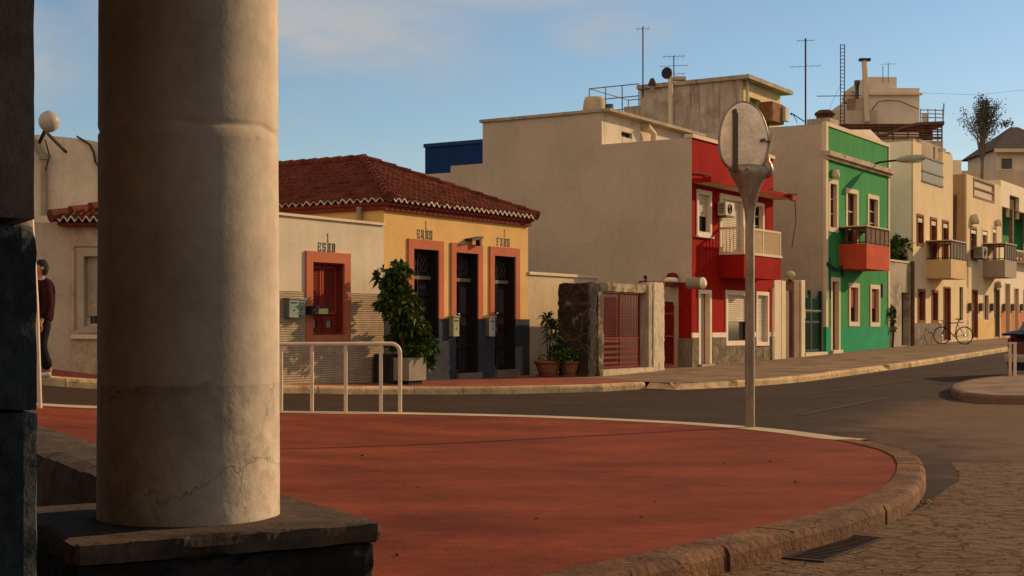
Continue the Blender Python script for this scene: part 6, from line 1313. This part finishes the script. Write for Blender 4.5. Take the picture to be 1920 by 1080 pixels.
# far house with the hipped roof, boundary walls
D = 112; t = thing('hipped_house', 'pale far house with a grey-brown hipped roof at the right edge', 'house', WF, (X(1900, D), D, 6))
hwn = (X(1877, D), X(1898, D), ZZ(317, D), ZZ(297, D)); MB().shell(X(1868, D), X(1990, D), D, D + 7, 2, ZZ(281, D), [hwn], .2).build('wall', paint('far_wall', (.68, .55, .4)), t); window(t, hwn, D, .15, creamtrim, .1, .05, 'sash', greydado, infm=greydado)
e0, e1, zr_, zh = X(1859, D), X(2000, D), ZZ(281, D), ZZ(226, D); m = MB(); xm0, xm1 = X(1925, D), X(1940, D)
m.add([(e0, D - .6, zr_), (e1, D - .6, zr_), (e1, D + 8, zr_), (e0, D + 8, zr_), (xm0, D + 3.7, zh), (xm1, D + 3.7, zh)], [(0, 1, 5, 4), (1, 2, 5), (2, 3, 4, 5), (3, 0, 4), (3, 2, 1, 0)]); m.build('roof', M('grey_brown_roof', (.14, .1, .075), var=.2, ribs=(1.2, 'Z', .8)), t); MB().box(e0, e1, D - .66, D - .6, zr_ - .25, zr_ + .02).build('fascia', creamtrim, t)
D = 104; solo('boundary_wall', MB().box(X(1800, D), X(1990, D), D, D + .4, 2, ZZ(320, D)), beige, (X(1850, D), D, 5), 'long pale boundary wall in front of the far hipped house', 'wall', WF)
D = 96; solo('roof_block', MB().bbox(X(1786, D), X(1803, D), D, D + 2, 3, ZZ(300, D), .03), tw, (X(1795, D), D, 8), 'small white block standing above the pale yellow house flank', 'roof block', WF)
# tall bare-stemmed tree with a fanned crown
D = 100; tx, tzb, tzt = X(1842, D), ZZ(330, D), ZZ(292, D); t = thing('fan_crowned_tree', 'tall thin-stemmed tree with branches fanning into a rounded crown', 'tree', WF, (tx, D, tzb)); s = MB(); s.tube([(tx, D, tzb - 3), (tx - .03, D, tzb), (tx + .02, D, tzt)], .15, 8, True, [.15, .12, .1]); lm1, lm2 = MB(), MB()
for i in range(46):
    a = rnd.uniform(0, 6.28); sp_ = abs(rnd.gauss(0, .55)); sp_ = min(sp_, 1); rX = math.cos(a) * sp_; rY = math.sin(a) * sp_; hgt = rnd.uniform(.55, 1.0) * (1 - .2 * sp_ * sp_)
    zt2 = tzt + (ZZ(176, D) - tzt) * hgt; ex = tx + .2 + rX * 1.65; p1 = (tx + .05 + rX * .42, D + rY * .4, tzt + (zt2 - tzt) * .42); p2 = (tx + .1 + rX * 1.1, D + rY * .8, tzt + (zt2 - tzt) * .7); s.tube([(tx, D, tzt - rnd.uniform(.1, 1.0)), p1, p2, (ex, D + rY * 1.5, zt2)], .03, 5, True, [.045, .035, .028, .014])
    for j in range(75): f = rnd.random() ** .6; b = Vector(p2).lerp(Vector((ex, D + rY * 1.5, zt2)), f) if rnd.random() < .8 else Vector(p1).lerp(Vector(p2), rnd.uniform(.5, 1)); b += Vector([rnd.gauss(0, .17) for _ in range(3)]); (lm1 if rnd.random() < .6 else lm2).leaf(b, (rnd.gauss(0, 1), rnd.gauss(0, 1), rnd.gauss(0, .8)), rnd.uniform(.1, .18), .045, .2)
s.tube([(tx + .5, D, tzt + 1.6), (tx + 1.2, D, tzt + 2.2), (tx + 1.95, D, ZZ(229, D))], .03, 5)
for j in range(90): lm1.leaf((tx + 1.55 + rnd.gauss(0, .3), D + rnd.gauss(0, .2), ZZ(231, D) + rnd.gauss(0, .12)), (rnd.gauss(0, 1), rnd.gauss(0, 1), rnd.gauss(0, .6)), .2, .06, .2)
s.build('trunk', M('grey_bark', (.17, .13, .1), var=.3, scale=6), t); lm1.build('crown', M('olive_foliage', (.085, .088, .055), var=.4), t); lm2.build('pale_crown', M('pale_foliage', (.14, .135, .085), var=.4), t)  # paler leaves are picked at random through the crown
solo('overhead_wire', MB().tube([(X(1726, 84), 84, ZZ(174, 84)), (X(1830, 84), 84, ZZ(178, 84)), (X(2000, 90), 90, ZZ(160, 90))], .007, 4), darkmetal, (X(1726, 84), 84, 12), 'thin overhead wire running right from the tower block', 'wire', WF)
# small stones and leaves dropped on the plaza and road
def scatter(name, label, mat, n, poly_, sz, kind='stuff'):
    m = MB()
    for i in range(n):
        q = gp(rnd.uniform(poly_[0], poly_[1]), rnd.uniform(poly_[2], poly_[3])); a = rnd.uniform(0, 6.28); m.leaf((q[0], q[1], T(*q) + poly_[4]), (math.cos(a), math.sin(a), .12), sz * rnd.uniform(.5, 1.5), sz * .4, .02)
    return m.build(name, mat, fr=WF, kind=kind, label=label, cat='litter')
scatter('fallen_leaves', 'a few dry leaf scraps lying on the red plaza', M('dry_leaf', (.16, .08, .04)), 16, (600, 1500, 850, 1060, .004), .03)
